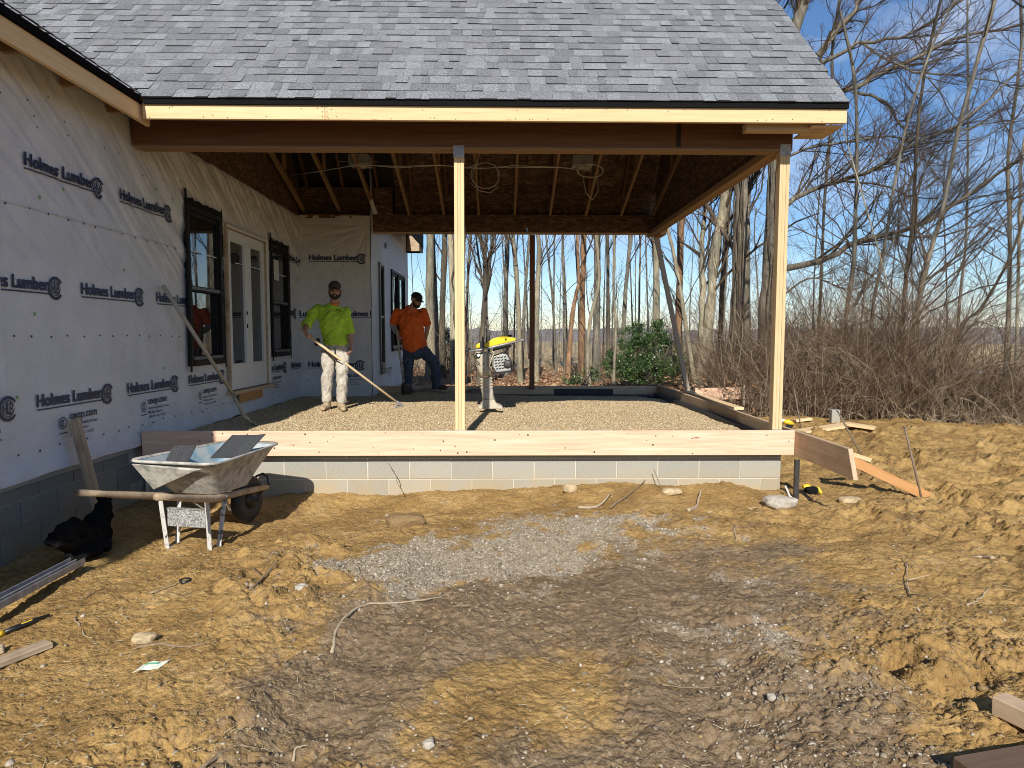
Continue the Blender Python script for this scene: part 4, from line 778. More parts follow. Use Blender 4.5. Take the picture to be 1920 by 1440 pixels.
# ------------------------------------------------------------------ trees
def tubes(P, R, sides):
    "P (m,n,3) polylines, R (m,n) radii -> verts, quads"
    m, n, _ = P.shape; T = np.empty_like(P); T[:, 1:-1] = P[:, 2:]-P[:, :-2]; T[:, 0] = P[:, 1]-P[:, 0]; T[:, -1] = P[:, -1]-P[:, -2]
    T /= np.linalg.norm(T, axis=2)[..., None]+1e-9; mean = (P[:, -1]-P[:, 0]); mean /= np.linalg.norm(mean, axis=1)[:, None]+1e-9
    ref = np.where(np.abs(mean[:, 2:3]) < .8, np.array([[0, 0, 1.0]]), np.array([[1.0, .3, 0]]))[:, None, :]
    A = np.cross(T, np.broadcast_to(ref, T.shape)); A /= np.linalg.norm(A, axis=2)[..., None]+1e-9; B = np.cross(T, A)
    a = np.arange(sides)*2*math.pi/sides
    V = P[:, :, None] + R[:, :, None, None]*(np.cos(a)[None, None, :, None]*A[:, :, None] + np.sin(a)[None, None, :, None]*B[:, :, None])
    b = (np.arange(m)*n*sides)[:, None, None] + (np.arange(n-1)*sides)[None, :, None]; k = np.arange(sides)[None, None, :]; k2 = (k+1) % sides
    F = np.stack([b+k, b+k2, b+sides+k2, b+sides+k], -1).reshape(-1, 4); return V.reshape(-1, 3), F
def spline(pts, n):
    P = np.array(pts, float); P = np.concatenate([[2*P[0]-P[1]], P, [2*P[-1]-P[-2]]]); o = []
    for q in np.linspace(0, len(P)-3-1e-6, n):
        i = int(q); t = q-i; p0, p1, p2, p3 = P[i:i+4]; o.append(.5*((2*p1)+(-p0+p2)*t+(2*p0-5*p1+4*p2-p3)*t*t+(-p0+3*p1-3*p2+p3)*t**3))
    return np.array(o)
def kids(P, R, per, t0, t1, lf, ang, up, rng, n=5, rf=.55, curl=.2, lmin=.15, rmin=.0035, bias=(0, 0, 0)):
    m, N, _ = P.shape; L_ = np.linalg.norm(np.diff(P, axis=1), axis=2).sum(1); k = m*per; pi = np.repeat(np.arange(m), per); t = rng.uniform(t0, t1, k); q = t*(N-1); i = np.minimum(q.astype(int), N-2); f = (q-i)[:, None]
    pos = P[pi, i]*(1-f)+P[pi, i+1]*f; T = P[pi, i+1]-P[pi, i]; T /= np.linalg.norm(T, axis=1)[:, None]+1e-9; r0 = R[pi, i]*(1-f[:, 0])+R[pi, i+1]*f[:, 0]
    rd = rng.normal(size=(k, 3)); rd -= T*(rd*T).sum(1)[:, None]; rd /= np.linalg.norm(rd, axis=1)[:, None]; an = ang*rng.uniform(.6, 1.25, k)[:, None]
    D = np.cos(an)*T + np.sin(an)*rd + np.array([0, 0, up]) + np.array(bias); D /= np.linalg.norm(D, axis=1)[:, None]
    ln = np.maximum(L_[pi]*lf*rng.uniform(.5, 1.15, k)*(1-.45*t), lmin); out = np.empty((k, n, 3)); out[:, 0] = pos; d = D
    for j in range(1, n):
        out[:, j] = out[:, j-1] + d*(ln/(n-1))[:, None]; d = d + rng.normal(size=(k, 3))*curl + np.array([0, 0, up*.35]); d /= np.linalg.norm(d, axis=1)[:, None]
    RR = np.maximum(r0*rf*rng.uniform(.6, 1, k), rmin)[:, None]*np.linspace(1, .45, n)[None]; return out, np.maximum(RR, rmin*.6)
treegrp = 'bare trees standing in the woods'
def tree(label, Y, path, wpx, H_=11, bark_='bark_grey', limbs=(), n1=14, n2=8, n3=0, seed=1, taper=.55, ang=.75, up=.25, first=.2, name='bare_tree', sides=10, group=treegrp, bias=(0, 0, 0), l1=.28, twig='twig', root=True):
    rng = np.random.default_rng(seed); pts = [np.array(at(x, y, Y=Y+dy)) for (x, y, *r) in path for dy in ((r[0] if r else 0),)]
    if root: pts[0][2] = float(H(pts[0][0], pts[0][1], False))-.05
    d = pts[-1]-pts[-2]; d /= np.linalg.norm(d); z = pts[-1][2]
    while z < H_: d = d + rng.normal(size=3)*np.array([.12, .12, 0]); d[2] = abs(d[2]); d /= np.linalg.norm(d); pts.append(pts[-1]+d*1.5); z = pts[-1][2]
    P = spline(pts, max(16, len(pts)*4))[None]; n = P.shape[1]; r0 = wpx/2/FPX*Y; tt = np.linspace(0, 1, n)
    P[:, 1:-1] += rng.normal(size=(1, n-2, 3))*np.array([r0*.05, r0*.05, 0]); R = (r0*(1-(1-taper)*tt)*(1+.35*np.exp(-tt*n*.45)))[None]*(1+.06*rng.normal(size=(1, n)))
    root_ = empty(name, tuple(pts[0]+np.array([0, 0, .05]))); tag(root_, label, 'tree', group)
    V, F = tubes(P, R, sides); V = V + rng.normal(size=V.shape)*r0*.035; link('trunk', npmesh('trunk', V, [F], True), bark_, root_)
    LV, LF, b = [], [], 0; LIM = []
    for lp, lw in limbs:
        q = spline([np.array(at(x, y, Y=yy)) for x, y, yy in lp], 14)[None]; m_ = q.shape[1]; q[:, 1:] += rng.normal(size=(1, m_-1, 3))*.03; rr = (lw/2/FPX*Y*np.linspace(1, .3, m_))[None]; LIM.append((q, rr))
        v, f = tubes(q, rr, 7); LV.append(v); LF.append(f+b); b += len(v)
    if LV: link('limbs', npmesh('limbs', np.concatenate(LV), [np.concatenate(LF)], True), bark_, root_)
    TV, TF, tb = [], [], 0
    def put(q, r, s):
        nonlocal tb
        v, f = tubes(q, r, s); TV.append(v); TF.append(f+tb); tb += len(v)
    src = [kids(P, R, n1, first, .97, l1, ang, up, rng, 7, .42, .16, .5, .008, bias)] if n1 else []
    if n1: put(*src[0], 5)
    for q, r in LIM:
        c = kids(q, r, 20, .12, 1, .40, .7, up, rng, 7, .5, .16, .4, .007, bias); put(*c, 4); src.append(c); src.append((q[:, 6:], r[:, 6:]))
    for q, r in src:
        if not n2: break
        c = kids(q, r, n2, .2, 1, .48, .62, .12, rng, 5, .55, .2, .25, .0036, bias); put(*c, 3)
        if n3: d_ = kids(*c, n3, .2, 1, .5, .6, .08, rng, 4, .6, .22, .15, .0026, bias); put(*d_, 3)
    if TV: link('crown', npmesh('crown', np.concatenate(TV), [np.concatenate(TF)], True), twig, root_)
    return root_
V_ = 430
tree('thin pale trunk standing close beside the corner of the house wing', 30, [(764, 722), (763, 560), (762, V_)], 5.5, 9, 'bark_pale', seed=1, n1=6)
tree('thick pale trunk rising behind the orange-shirted worker', 25, [(808, 722), (806, 560), (807, V_)], 16, 12, 'bark_pale', seed=2)
tree('slender grey trunk pressed against the thick pale trunk behind the worker', 26, [(821, 722), (817, 560), (812, V_)], 8, 10, seed=3, n1=6)
tree('dark shaded trunk to the right of the thick pale trunk behind the worker', 25.5, [(829, 716), (829, 600), (834, V_)], 11, 11, 'bark_dark', seed=4)
tree('grey trunk wound with a vine just left of the sunlit centre post', 24, [(853, 726), (849, 560), (844, V_)], 13, 11, seed=5, bark_='bark_pale')
tree('thin trunk leaning out from behind the sunlit centre post', 27, [(877, 690), (876, 560), (884, V_)], 6, 10, seed=6)
tree('crooked dark trunk forking into two stems above the yellow rammer', 21, [(898, 700), (903, 640), (909, 570), (910, 510), (907, 470), (896, V_)], 11, 9, 'bark_dark', limbs=[([(909, 570, 21), (917, 510, 21), (928, V_, 21), (940, 330, 21), (950, 200, 21)], 9)], seed=7)
tree('thin stem leaning beside the forked dark trunk above the rammer', 23, [(918, 690), (914, 600), (897, 480), (890, V_)], 4.5, 9, seed=8, n1=5)
tree('straight brown trunk between the rammer and the dark rear post', 27, [(948, 655), (948, 560), (952, V_)], 9.5, 11, seed=9)
tree('pale trunk leaning left with its foot in open leaf litter', 23, [(976, 702), (971, 560), (960, V_)], 9, 11, 'bark_pale', seed=10)
tree('thin slanting trunk just left of the dark rear post', 28, [(978, 680), (984, 560), (994, V_)], 6, 10, seed=11)
tree('pale trunk directly right of the dark rear post', 24, [(1006, 672), (1007, 560), (1011, 480), (1008, V_)], 9.5, 11, 'bark_pale', seed=12)
tree('thin forked stem, first right of the pale trunk by the rear post', 30, [(1043, 690), (1036, 560), (1023, V_)], 4.5, 9, seed=13, n1=5)
tree('straight thin stem standing alone against the far field', 31, [(1059, 672), (1057, 560), (1056, V_)], 4.5, 10, seed=14, n1=5)
tree('broken reddish trunk snapped off below the porch header', 24, [(1064, 690), (1072, 600), (1082, 545), (1085, 520)], 9, 3.6, 'bark_red', seed=15, n1=3, n2=3)
tree('sturdy reddish trunk standing behind the snapped one', 25, [(1090, 672), (1092, 560), (1094, V_)], 11.5, 12, 'bark_red', seed=16)
tree('sinuous pale sapling bending to the right before straightening', 20.5, [(1105, 724), (1101, 650), (1109, 590), (1123, 532), (1121, 475), (1117, V_)], 8, 9, 'bark_pale', seed=17)
tree('grey trunk half hidden behind the sinuous pale sapling', 24, [(1118, 690), (1119, 560), (1120, V_)], 13, 12, seed=18)
tree('dark slim trunk midway between the sinuous sapling and the green bush', 25, [(1141, 660), (1140, 560), (1139, V_)], 7, 11, 'bark_dark', seed=19)
tree('pale thin trunk rooted at the left edge of the green bush', 20, [(1150, 724), (1154, 620), (1151, 540), (1151, V_)], 5.5, 10, 'bark_pale', seed=20, n1=6)
tree('slim trunk leaning right above the left half of the green bush', 25, [(1168, 640), (1172, 560), (1184, V_)], 8, 11, seed=21)
tree('thin stem wavering above the middle of the green bush', 28, [(1198, 620), (1199, 540), (1200, 450)], 4, 9, seed=22, n1=5)
tree('stout tapering trunk rising out of the right half of the green bush', 23, [(1229, 690), (1231, 560), (1231, V_)], 14, 12, 'bark_pale', seed=23)
tree('reddish trunk just right of the slanting brace', 22, [(1272, 700), (1274, 560), (1279, 400)], 12, 12, 'bark_red', seed=24)
tree('crooked pale trunk sweeping left from the root of the big pale tree', 19, [(1309, 700), (1290, 640), (1284, 600), (1276, 545), (1262, 470), (1252, V_)], 8.5, 10, 'bark_pale', seed=25)
tree('big pale two-stemmed tree behind the right side of the porch', 19, [(1311, 722), (1320, 660), (1329, 600), (1336, 520), (1340, 470), (1356, 390)], 21, 13, 'bark_pale', limbs=[([(1318, 650, 19), (1316, 560, 19.2), (1319, 470, 19.4), (1324, 380, 19.5), (1330, 250, 19.6)], 15)], seed=26, n1=14, n2=8)
tree('dark slanting trunk between the big pale tree and the vine-clad one', 21, [(1352, 700), (1352, 590), (1358, 480), (1366, 380)], 10, 12, 'bark_dark', seed=27)
tree('massive trunk draped in vines left of the right sunlit post', 18.5, [(1374, 722), (1378, 640), (1384, 560), (1387, 470), (1391, 340)], 26, 14, 'bark_grey', seed=28, n1=12, n2=8, sides=12)
tree('grey trunk just behind the vine-clad massive trunk', 21, [(1402, 700), (1399, 560), (1400, 440), (1402, 340)], 13, 13, seed=29)
BIG = [
 ([(1452, 505, 16.5), (1500, 497, 16.3), (1560, 482, 16), (1610, 455, 15.8), (1690, 430, 15.5), (1760, 405, 15.2), (1850, 340, 15), (1930, 290, 15)], 13),
 ([(1450, 400, 16.5), (1490, 372, 16.5), (1540, 350, 16.3), (1590, 335, 16), (1640, 318, 16), (1720, 262, 15.5), (1800, 235, 15), (1920, 130, 15)], 11),
 ([(1455, 300, 16.5), (1500, 285, 16.5), (1580, 262, 16), (1660, 258, 15.8), (1760, 250, 15.5), (1900, 225, 15)], 6),
 ([(1490, 175, 17), (1600, 172, 16.5), (1640, 140, 16.5), (1720, 110, 16.2), (1800, 70, 16), (1930, 40, 15.5)], 11),
 ([(1540, 118, 17.5), (1620, 82, 17), (1700, 66, 16.5), (1780, 22, 16), (1860, -40, 16)], 8),
 ([(1535, 105, 17.5), (1565, 60, 17.4), (1600, 25, 17.3), (1630, -30, 17.2), (1660, -110, 17)], 14),
 ([(1600, 172, 16.5), (1650, 185, 16), (1690, 235, 15.8), (1720, 290, 15.5), (1760, 330, 15.2)], 6),
 ([(1480, 60, 18), (1495, 10, 18), (1500, -60, 18)], 12),
 ([(1460, 560, 16.4), (1520, 520, 16), (1590, 545, 15.7), (1660, 520, 15.4), (1720, 530, 15)], 4),
 ([(1620, 82, 17), (1700, 130, 16), (1790, 140, 15.5), (1930, 170, 15)], 5)]
tree('great grey tree behind the right sunlit post, its long limbs sweeping over the brush', 16.5, [(1428, 740), (1437, 620), (1446, 480), (1452, 350), (1458, 250), (1475, 120), (1500, 20)], 31, 12, 'bark_grey', limbs=BIG, n1=8, n2=9, n3=4, seed=30, sides=14, up=.18, bias=(.28, -.05, .10), first=.45)
tree('straight double-stemmed tree, first in the brush right of the porch', 14.5, [(1566, 720), (1585, 600), (1600, 500), (1604, 400), (1607, 280)], 9, 7.5, 'bark_grey', limbs=[([(1590, 590, 14.5), (1620, 540, 14.4), (1655, 490, 14.3), (1690, 420, 14.2)], 6)], n1=24, n2=9, n3=3, seed=31, ang=.95, up=.10, first=.12, l1=.32)
tree('slim pale tree leaning right behind the double-stemmed one', 14.2, [(1618, 690), (1636, 580), (1650, 510), (1662, 440), (1678, 340)], 6.5, 8, 'bark_grey', n1=24, n2=9, n3=3, seed=32, ang=.95, up=.10, first=.15, l1=.32)
tree('dark upright tree in the middle of the brush', 14.6, [(1690, 690), (1693, 590), (1703, 480), (1713, 400), (1720, 250)], 8, 8, 'bark_dark', n1=26, n2=9, n3=3, seed=33, ang=.95, up=.10, first=.12, l1=.34)
tree('pale tree leaning right, thickest in the middle of the brush', 14.0, [(1706, 700), (1716, 610), (1733, 520), (1748, 460), (1768, 390), (1795, 250)], 10, 9, 'bark_grey', n1=28, n2=9, n3=3, seed=34, ang=.95, up=.10, first=.12, l1=.34)
tree('thin whip of a tree springing forward out of the brush', 12.6, [(1664, 775), (1665, 660), (1667, 600), (1660, 520)], 4, 5, 'bark_pale', n1=8, n2=5, seed=35, first=.2)
tree('dark tree bent far over to the right beyond the brush', 15.5, [(1770, 670), (1800, 620), (1838, 580), (1880, 510), (1910, 440)], 6, 7, 'bark_dark', n1=26, n2=9, n3=3, seed=36, ang=.95, up=.10, first=.1, l1=.4)
tree('pale upright tree at the far right edge beyond the field edge', 17.5, [(1886, 690), (1892, 560), (1893, 420), (1890, 300)], 8, 10, 'bark_grey', n1=20, n2=9, n3=3, seed=37, ang=.95, up=.10, first=.15, l1=.32)
tree('twin of the upright tree at the right edge, slightly thinner and nearer the frame', 18, [(1908, 690), (1908, 560), (1912, 420), (1915, 300)], 6, 9, 'bark_pale', n1=18, n2=9, n3=3, seed=38, ang=.95, up=.10, first=.15, l1=.32)
tree('thin straight tree between the leaning pale tree and the bent dark one', 15.5, [(1788, 690), (1800, 560), (1812, 430), (1815, 200)], 5, 10, 'bark_grey', n1=20, n2=9, n3=3, seed=39, ang=.95, up=.10, first=.1, l1=.34)
tree('slim tree whose top shows just right of the roof corner', 18, [(1530, 700), (1538, 560), (1546, 380), (1560, 200)], 6, 11, 'bark_grey', n1=20, n2=9, n3=2, seed=40, ang=.95, up=.10, first=.2, l1=.3)
# thin saplings deep in the woods
rs_ = random.Random(9)
LOOK = {'bark_grey': 'grey', 'bark_pale': 'pale', 'bark_dark': 'dark'}; used = {}
ORD = ['', 'second ', 'third ', 'fourth ', 'fifth ', 'sixth ']
def where(x):
    for lim, t in ((840, 'behind the orange-shirted worker'), (900, 'just right of the sunlit centre post'), (950, 'behind the rammer'), (997, 'left of the dark rear post'), (1060, 'right of the dark rear post'), (1130, 'near the sinuous pale sapling'), (1190, 'above the left half of the green bush'), (1240, 'above the right half of the green bush'), (1310, 'by the slanting brace'), (1375, 'behind the big pale tree'), (1470, 'behind the vine-clad trunk'), (1590, 'behind the brush by the roof corner'), (1700, 'behind the double-stemmed tree'), (1800, 'behind the leaning pale tree'), (2000, 'behind the bent dark tree')):
        if x < lim: return t
def sap_label(x, lean, bk, kind):
    base = f"thin {LOOK[bk]} {kind} {'leaning left' if lean < -5 else 'leaning right' if lean > 5 else 'upright'} {where(x)}"; k = used.get(base, 0); used[base] = k+1
    return (ORD[k]+base) if k else base
for k in range(36):
    x = 770+690*(k+rs_.random())/36; Y = rs_.uniform(29, 44); yb = 638+1250*1.5/Y; lean = rs_.uniform(-14, 14); bk = rs_.choice(('bark_grey', 'bark_pale', 'bark_dark'))
    tree(sap_label(x, lean, bk, 'sapling deep in woods'), Y, [(x, yb), (x+lean*.4, 560), (x+lean, 440)], rs_.uniform(1.8, 4.2), rs_.uniform(7, 10), bk, n1=13, n2=7, seed=100+k, sides=5, name='sapling', group='thin saplings deep in the woods', first=.12, l1=.24)
for k in range(6):
    x = 1475+445*(k+rs_.random())/6; Y = rs_.uniform(19, 30); yb = 638+1250*1.5/Y; lean = rs_.uniform(-10, 40); bk = rs_.choice(('bark_grey', 'bark_pale', 'bark_dark'))
    tree(sap_label(x, lean, bk, 'sapling'), Y, [(x, yb), (x+lean*.4, 520), (x+lean, 380)], rs_.uniform(2, 3.6), rs_.uniform(6, 9), bk, n1=22, n2=9, n3=3, seed=200+k, sides=5, name='sapling', group='thin saplings behind the brush', first=.1, l1=.34, ang=1.0, up=.08)
def vines(name, Y, xs, y0, y1, rr, seed):
    rng = np.random.default_rng(seed); t = next(o for o in bpy.data.objects if o.get('label') == name); P = []
    for x, dx in xs:
        pts = [np.array(at(x+dx*q+rng.normal()*2.2, y0+(y1-y0)*q, Y=Y-.21+.05*rng.random())) for q in np.linspace(0, 1, 9)]; P.append(spline(pts, 26))
    P = np.array(P); v, f = tubes(P, np.full(P.shape[:2], rr)*rng.uniform(.5, 1.2, (len(P), 1)), 5); link('vine', npmesh('vine', v, [f], True), 'bark_dark', t)
vines('massive trunk draped in vines left of the right sunlit post', 18.5, [(1366, 14), (1374, 4), (1381, 8), (1385, -6), (1370, 22), (1390, 2), (1378, 16)], 722, 330, .022, 1)
vines('grey trunk wound with a vine just left of the sunlit centre post', 24, [(851, 3), (856, -8)], 690, 430, .03, 2)
vines('great grey tree behind the right sunlit post, its long limbs sweeping over the brush', 16.4, [(1424, 22), (1434, 16), (1440, 20)], 730, 280, .018, 3)
# ------------------------------------------------------------------ brush
def brush(name, pos, hgt, rad, mat_, rng, twigs=5, lean=.5, n=6):
    k = len(pos); a = rng.uniform(0, 2*math.pi, k); ln = np.abs(rng.normal(size=k))*lean; D = np.stack([np.cos(a)*ln, np.sin(a)*ln, np.ones(k)], -1); D /= np.linalg.norm(D, axis=1)[:, None]
    P = np.empty((k, n, 3)); P[:, 0] = pos; d = D
    for j in range(1, n): P[:, j] = P[:, j-1]+d*(hgt/(n-1))[:, None]; d = d + rng.normal(size=(k, 3))*.22 + np.stack([np.cos(a), np.sin(a), -1.0*np.ones(k)], -1)*(.16*rng.random(k)[:, None]*j/3); d /= np.linalg.norm(d, axis=1)[:, None]
    R = (rad*np.ones(k))[:, None]*np.linspace(1, .4, n)[None]; v, f = tubes(P, R, 3); q, r = kids(P, R, twigs, .15, 1, .45, .8, .1, rng, 4, .6, .3, .12, .0028); v2, f2 = tubes(q, r, 3)
    return link(name, npmesh(name, np.concatenate([v, v2]), [f, f2+len(v)]), mat_)
rb_ = np.random.default_rng(44)
def thicket(k, hmul, rad, mt, lb, tw, lean, e_=1.3, hi=3.2):
    x = rb_.uniform(2.9, 12.8, k); e = rb_.random(k)**e_; y = 11.95-.28*(np.clip(x, 3, 13)-5)+e*3.8; q_ = (x/y > .315+.03*rb_.random(k)); x, y = x[q_], y[q_]; k = len(x); pos = np.stack([x, y, H(x, y, False)], -1)
    hgt = (.5+1.9*rb_.random(k)**1.5)*hmul*(.62+.6*blob(x, y, 7.4, 13, 1.5, 2.2)+.9*fbm(x*1.1, y*1.1, 3, 4)); hgt = np.clip(hgt, .3, hi)*(1-.3*ss(9.2, 10.8, x))
    tag(brush('undergrowth', pos, hgt, rad*rb_.uniform(.6, 1.4, k), mt, rb_, tw, lean), lb, kind='stuff')
thicket(5600, 1.3, .0052, 'brush_mix', 'tangled reddish-brown thicket of bare brush beside the clay bank', 6, .6)
thicket(1100, 1.6, .0065, 'twig', 'taller grey stems standing up out of the thicket', 7, .35, .8)
thicket(520, 1.0, .0075, 'bleached', 'pale dead stems slanting through the thicket', 4, 1.0)
thicket(260, 2.9, .008, 'twig', 'thin whips rising far above the thicket into the tree limbs', 10, .22, .9, 5.5)
k = 2200; x = rb_.uniform(-4, 12, k); y = rb_.uniform(21, 36, k); q_ = (np.abs(x/y-.06) > .09) | (rb_.random(k) < .25); x, y = x[q_], y[q_]; k = len(x); pos = np.stack([x, y, H(x, y, False)], -1)
tag(brush('undergrowth', pos, (.4+2.4*rb_.random(k)**2.2), .006*rb_.uniform(.6, 1.4, k), 'brush_mix', rb_, 6, .5), 'thin brown undergrowth among the far trunks', kind='stuff')
k = 1400; x = rb_.uniform(3.2, 8, k); y = rb_.uniform(15, 20, k); q_ = x/y > .315; x, y = x[q_], y[q_]; k = len(x); pos = np.stack([x, y, H(x, y, False)], -1)
tag(brush('undergrowth', pos, rb_.uniform(.6, 1.9, k), .006*rb_.uniform(.6, 1.4, k), 'twig', rb_, 6, .5), 'grey brush between the big trunks right of the green bush', kind='stuff')
k = 170; x = rb_.uniform(7.2, 10.5, k); y = 11.6-.28*(x-5)+rb_.uniform(-.1, .9, k); pos = np.stack([x, y, H(x, y, False)+.02], -1)
tag(brush('deadfall', pos, rb_.uniform(.25, .7, k), .005*rb_.uniform(.6, 1.4, k), 'bleached', rb_, 3, 2.2), 'bleached dead twigs lying along the foot of the thicket', kind='stuff')
tag(leaf_litter('brush_leaves', 5000, (3, 12.5), (11.9, 15.5), .045, 'dead_leaf', rb_, lambda x, y: H(x, y, False)+rb_.random(len(x))**3*.7), 'dead leaves caught in the brush', kind='stuff')
k = 620; y = rb_.uniform(48, 105, k); x = rb_.uniform(-.28, .85, k)*y; pos = np.stack([x, y, H(x, y, False)], -1)
tag(brush('far_woods', pos, rb_.uniform(2.0, 7.5, k), .035*rb_.uniform(.5, 1.4, k)*y/80, 'far_wood', rb_, 9, .18, 7), 'grey haze of bare trees far beyond the field edge', kind='stuff')
# ------------------------------------------------------------------ green bushes
def bush(label, lobes, n, leaf, seed, mat_='evergreen'):
    rng = np.random.default_rng(seed); c0 = lobes[0][0]; root = empty('evergreen_bush', (c0[0], c0[1], 0)); tag(root, label, 'bush'); PP = []; tips = []
    tot = sum(l[1][0]*l[1][2] for l in lobes)
    for c, r in lobes:
        m = int(n*r[0]*r[2]/tot); k = max(8, m//90); u = rng.normal(size=(k, 3)); u /= np.linalg.norm(u, axis=1)[:, None]; cc = u*(rng.random(k)**.5)[:, None]*np.array(r)*.95+np.array(c)   # leaf sprays
        sel = rng.integers(0, k, m); p = cc[sel]+rng.normal(size=(m, 3))*np.array([.11, .11, .09])*rng.uniform(.5, 1.3, k)[sel][:, None]; PP.append(p); tips.append(cc[:10])
    p = np.concatenate(PP); p = p[p[:, 2] > .02]; n = len(p); s = leaf*rng.uniform(.55, 1.3, n); R = rndrot(n, rng); q = np.array([(-1, 0, 0), (0, -.42, .14), (1, 0, 0), (0, .42, .14)]); V = np.einsum('nij,kj->nki', R, q)*s[:, None, None]+p[:, None]
    o = link('leaves', npmesh('leaves', V.reshape(-1, 3), [np.arange(n*4).reshape(-1, 4)]), mat_, root); o['kind'] = 'stuff'
    tip = np.concatenate(tips); m = len(tip); b0 = np.stack([c0[0]+rng.normal(size=m)*.25, c0[1]+rng.normal(size=m)*.2, np.zeros(m)], -1); P = np.stack([b0, b0*.6+tip*.4+np.array([0, 0, .15]), tip*1.0], 1); v, f = tubes(P, np.array([[.018, .012, .006]]).repeat(m, 0), 5); link('stems', npmesh('stems', v, [f]), 'bark_dark', root); return root
def L_(px, py, Y, rx, rz): p = at(px, py, Y=Y); return ((p.x, p.y, max(p.z, rz*.6)), (rx, rx*.8, rz))
bush('large glossy evergreen bush behind the right rear of the porch', [L_(1216, 690, 20.6, 1.1, .66), L_(1170, 684, 20.4, .6, .55), L_(1272, 690, 20.8, .55, .50), L_(1195, 640, 20.6, .62, .6), L_(1245, 640, 20.9, .5, .5), L_(1232, 612, 20.8, .25, .35), L_(1196, 612, 20.6, .2, .3)], 15000, .040, 3)
bush('small low evergreen bush at the foot of the sinuous sapling', [L_(1085, 712, 20.3, .34, .24), L_(1110, 705, 20.6, .22, .3), L_(1070, 716, 20.2, .2, .16)], 1100, .036, 5)
bush('sparse olive evergreen bush between the big pale tree and the vine-clad trunk', [L_(1352, 690, 20.2, .5, .5), L_(1345, 655, 20.4, .35, .4)], 900, .036, 7, 'evergreen')
bush('dim evergreen shrub behind the worker beside the dark trunk', [L_(838, 640, 27, .7, .6), L_(832, 670, 27, .6, .6)], 1300, .05, 9)
cl = MB(); cl.tube([tuple(at(1860, -30, Y=14)), tuple(at(1905, 4, Y=13)), tuple(at(1960, 40, Y=12))], .022, 6); tag(cl.build('overhead_cable', 'steel_dark'), 'thick overhead cable crossing the top right corner of the sky', 'cable')
# ------------------------------------------------------------------ wheelbarrow
wa = math.radians(12); wu = Vector((math.sin(wa), math.cos(wa), 0)); wr = Vector((math.cos(wa), -math.sin(wa), 0)); wm0 = Vector((-2.27, 4.86, 0))
gz0 = float(H(-2.27, 4.86))
def wl(f, s, z): return wm0 + wu*f + wr*s + Vector((0, 0, z+gz0))
wb = tag(empty('wheelbarrow', tuple(wl(0, 0, 0))), 'wheelbarrow with a mud-caked grey tub and wooden handles parked before the block wall', 'wheelbarrow')
def rrect(f0, f1, h0, h1, z0, z1, n=5, r=.09):
    "rounded trapezoid ring, half widths h0 at f0 and h1 at f1"
    P = []
    for (cf, cs, a0) in ((f1-r, h1-r, 0), (f0+r, h0-r, 90), (f0+r, -h0+r, 180), (f1-r, -h1+r, 270)):
        for k in range(n+1):
            a = math.radians(a0+90*k/n); f = cf+r*math.cos(a); s = cs+r*math.sin(a); P.append(wl(f, s, z0+(z1-z0)*(f-f0)/(f1-f0)))
    return P
def loft(rings, mb, cap=True):
    n = len(rings[0]); b = len(mb.v); mb.v += [tuple(p) for r in rings for p in r]
    for i in range(len(rings)-1):
        for k in range(n): k2 = (k+1) % n; mb.f.append((b+i*n+k, b+i*n+k2, b+(i+1)*n+k2, b+(i+1)*n+k))
    if cap: mb.f.append(tuple(b+k for k in range(n))[::-1]); mb.f.append(tuple(b+(len(rings)-1)*n+k for k in range(n)))
    return mb
mb = loft([rrect(.02, .50, .20, .16, .40, .37, r=.07), rrect(-.09, .64, .265, .20, .52, .51, r=.08), rrect(-.19, .78, .325, .245, .655, .64, r=.09), rrect(-.225, .82, .355, .27, .668, .652, r=.10), rrect(-.22, .815, .35, .265, .684, .668, r=.10), rrect(-.19, .78, .325, .245, .672, .657, r=.09)], MB(), False)
tub = mb.build('tub', 'tray_paint', wb, True)
mb = loft([rrect(-.188, .778, .323, .243, .670, .655, r=.09), rrect(-.085, .632, .26, .195, .525, .515, r=.08), rrect(.03, .49, .19, .15, .412, .382, r=.06)], MB()); mb.f = [f for f in mb.f if len(f) == 4 or min(f) > 20]; mb.build('tub_inside', 'tray_inside', wb, True)
mb = MB(); mb.f = []; loft([rrect(.02, .50, .20, .16, .40, .37, r=.07), rrect(.03, .49, .19, .15, .398, .37, r=.06)], mb); mb.build('tub_floor', 'tray_paint', wb)
for s in (-1, 1):
    P = [wl(.86, s*.085, .262), wl(.42, s*.14, .325), wl(0, s*.195, .375), wl(-.30, s*.232, .452), wl(-.52, s*.26, .512), wl(-.70, s*.283, .562)]
    MB().tube(P, [.022, .026, .028, .026, .021, .023], 8, True, [.022, .026, .028, .026, .021, .023]).build('handle', 'old_wood', wb, True)
    l = MB()
    for (f0, z0, f1, z1) in ((-.09, .40, -.05, .0), (.12, .37, .055, .0)): l.obox((wl(f0, s*.19, z0)+wl(f1, s*.175, z1))/2, wr*.018, (wl(f0, s*.19, z0)-wl(f1, s*.175, z1))/2, wu*.004)
    l.obox(wl(.0, s*.175, .003), wr*.018, wu*.06, Vector((0, 0, .004))); l.obox((wl(.12, s*.19, .365)+wl(.30, s*.11, .20))/2, wr*.012, (wl(.12, s*.19, .365)-wl(.30, s*.11, .20))/2, wu*.003); l.build('leg', 'leg_paint', wb, bevel=.002)
mb = MB(); mb.obox(wl(-.062, 0, .24), wr*.155, Vector((0, 0, .068)), wu*.003); mb.obox(wl(-.055, 0, .305), wr*.155, Vector((0, 0, .003)), wu*.018); mb.build('cross_brace', 'speckled', wb, bevel=.002)
mb = MB(); mb.prism([wl(-.21, -.30, .655), wl(-.21, .26, .640), wl(-.21, .20, .625), wl(-.10, -.22, .45)], wu*-.014); mb.build('riser', 'tray_paint', wb, bevel=.002)
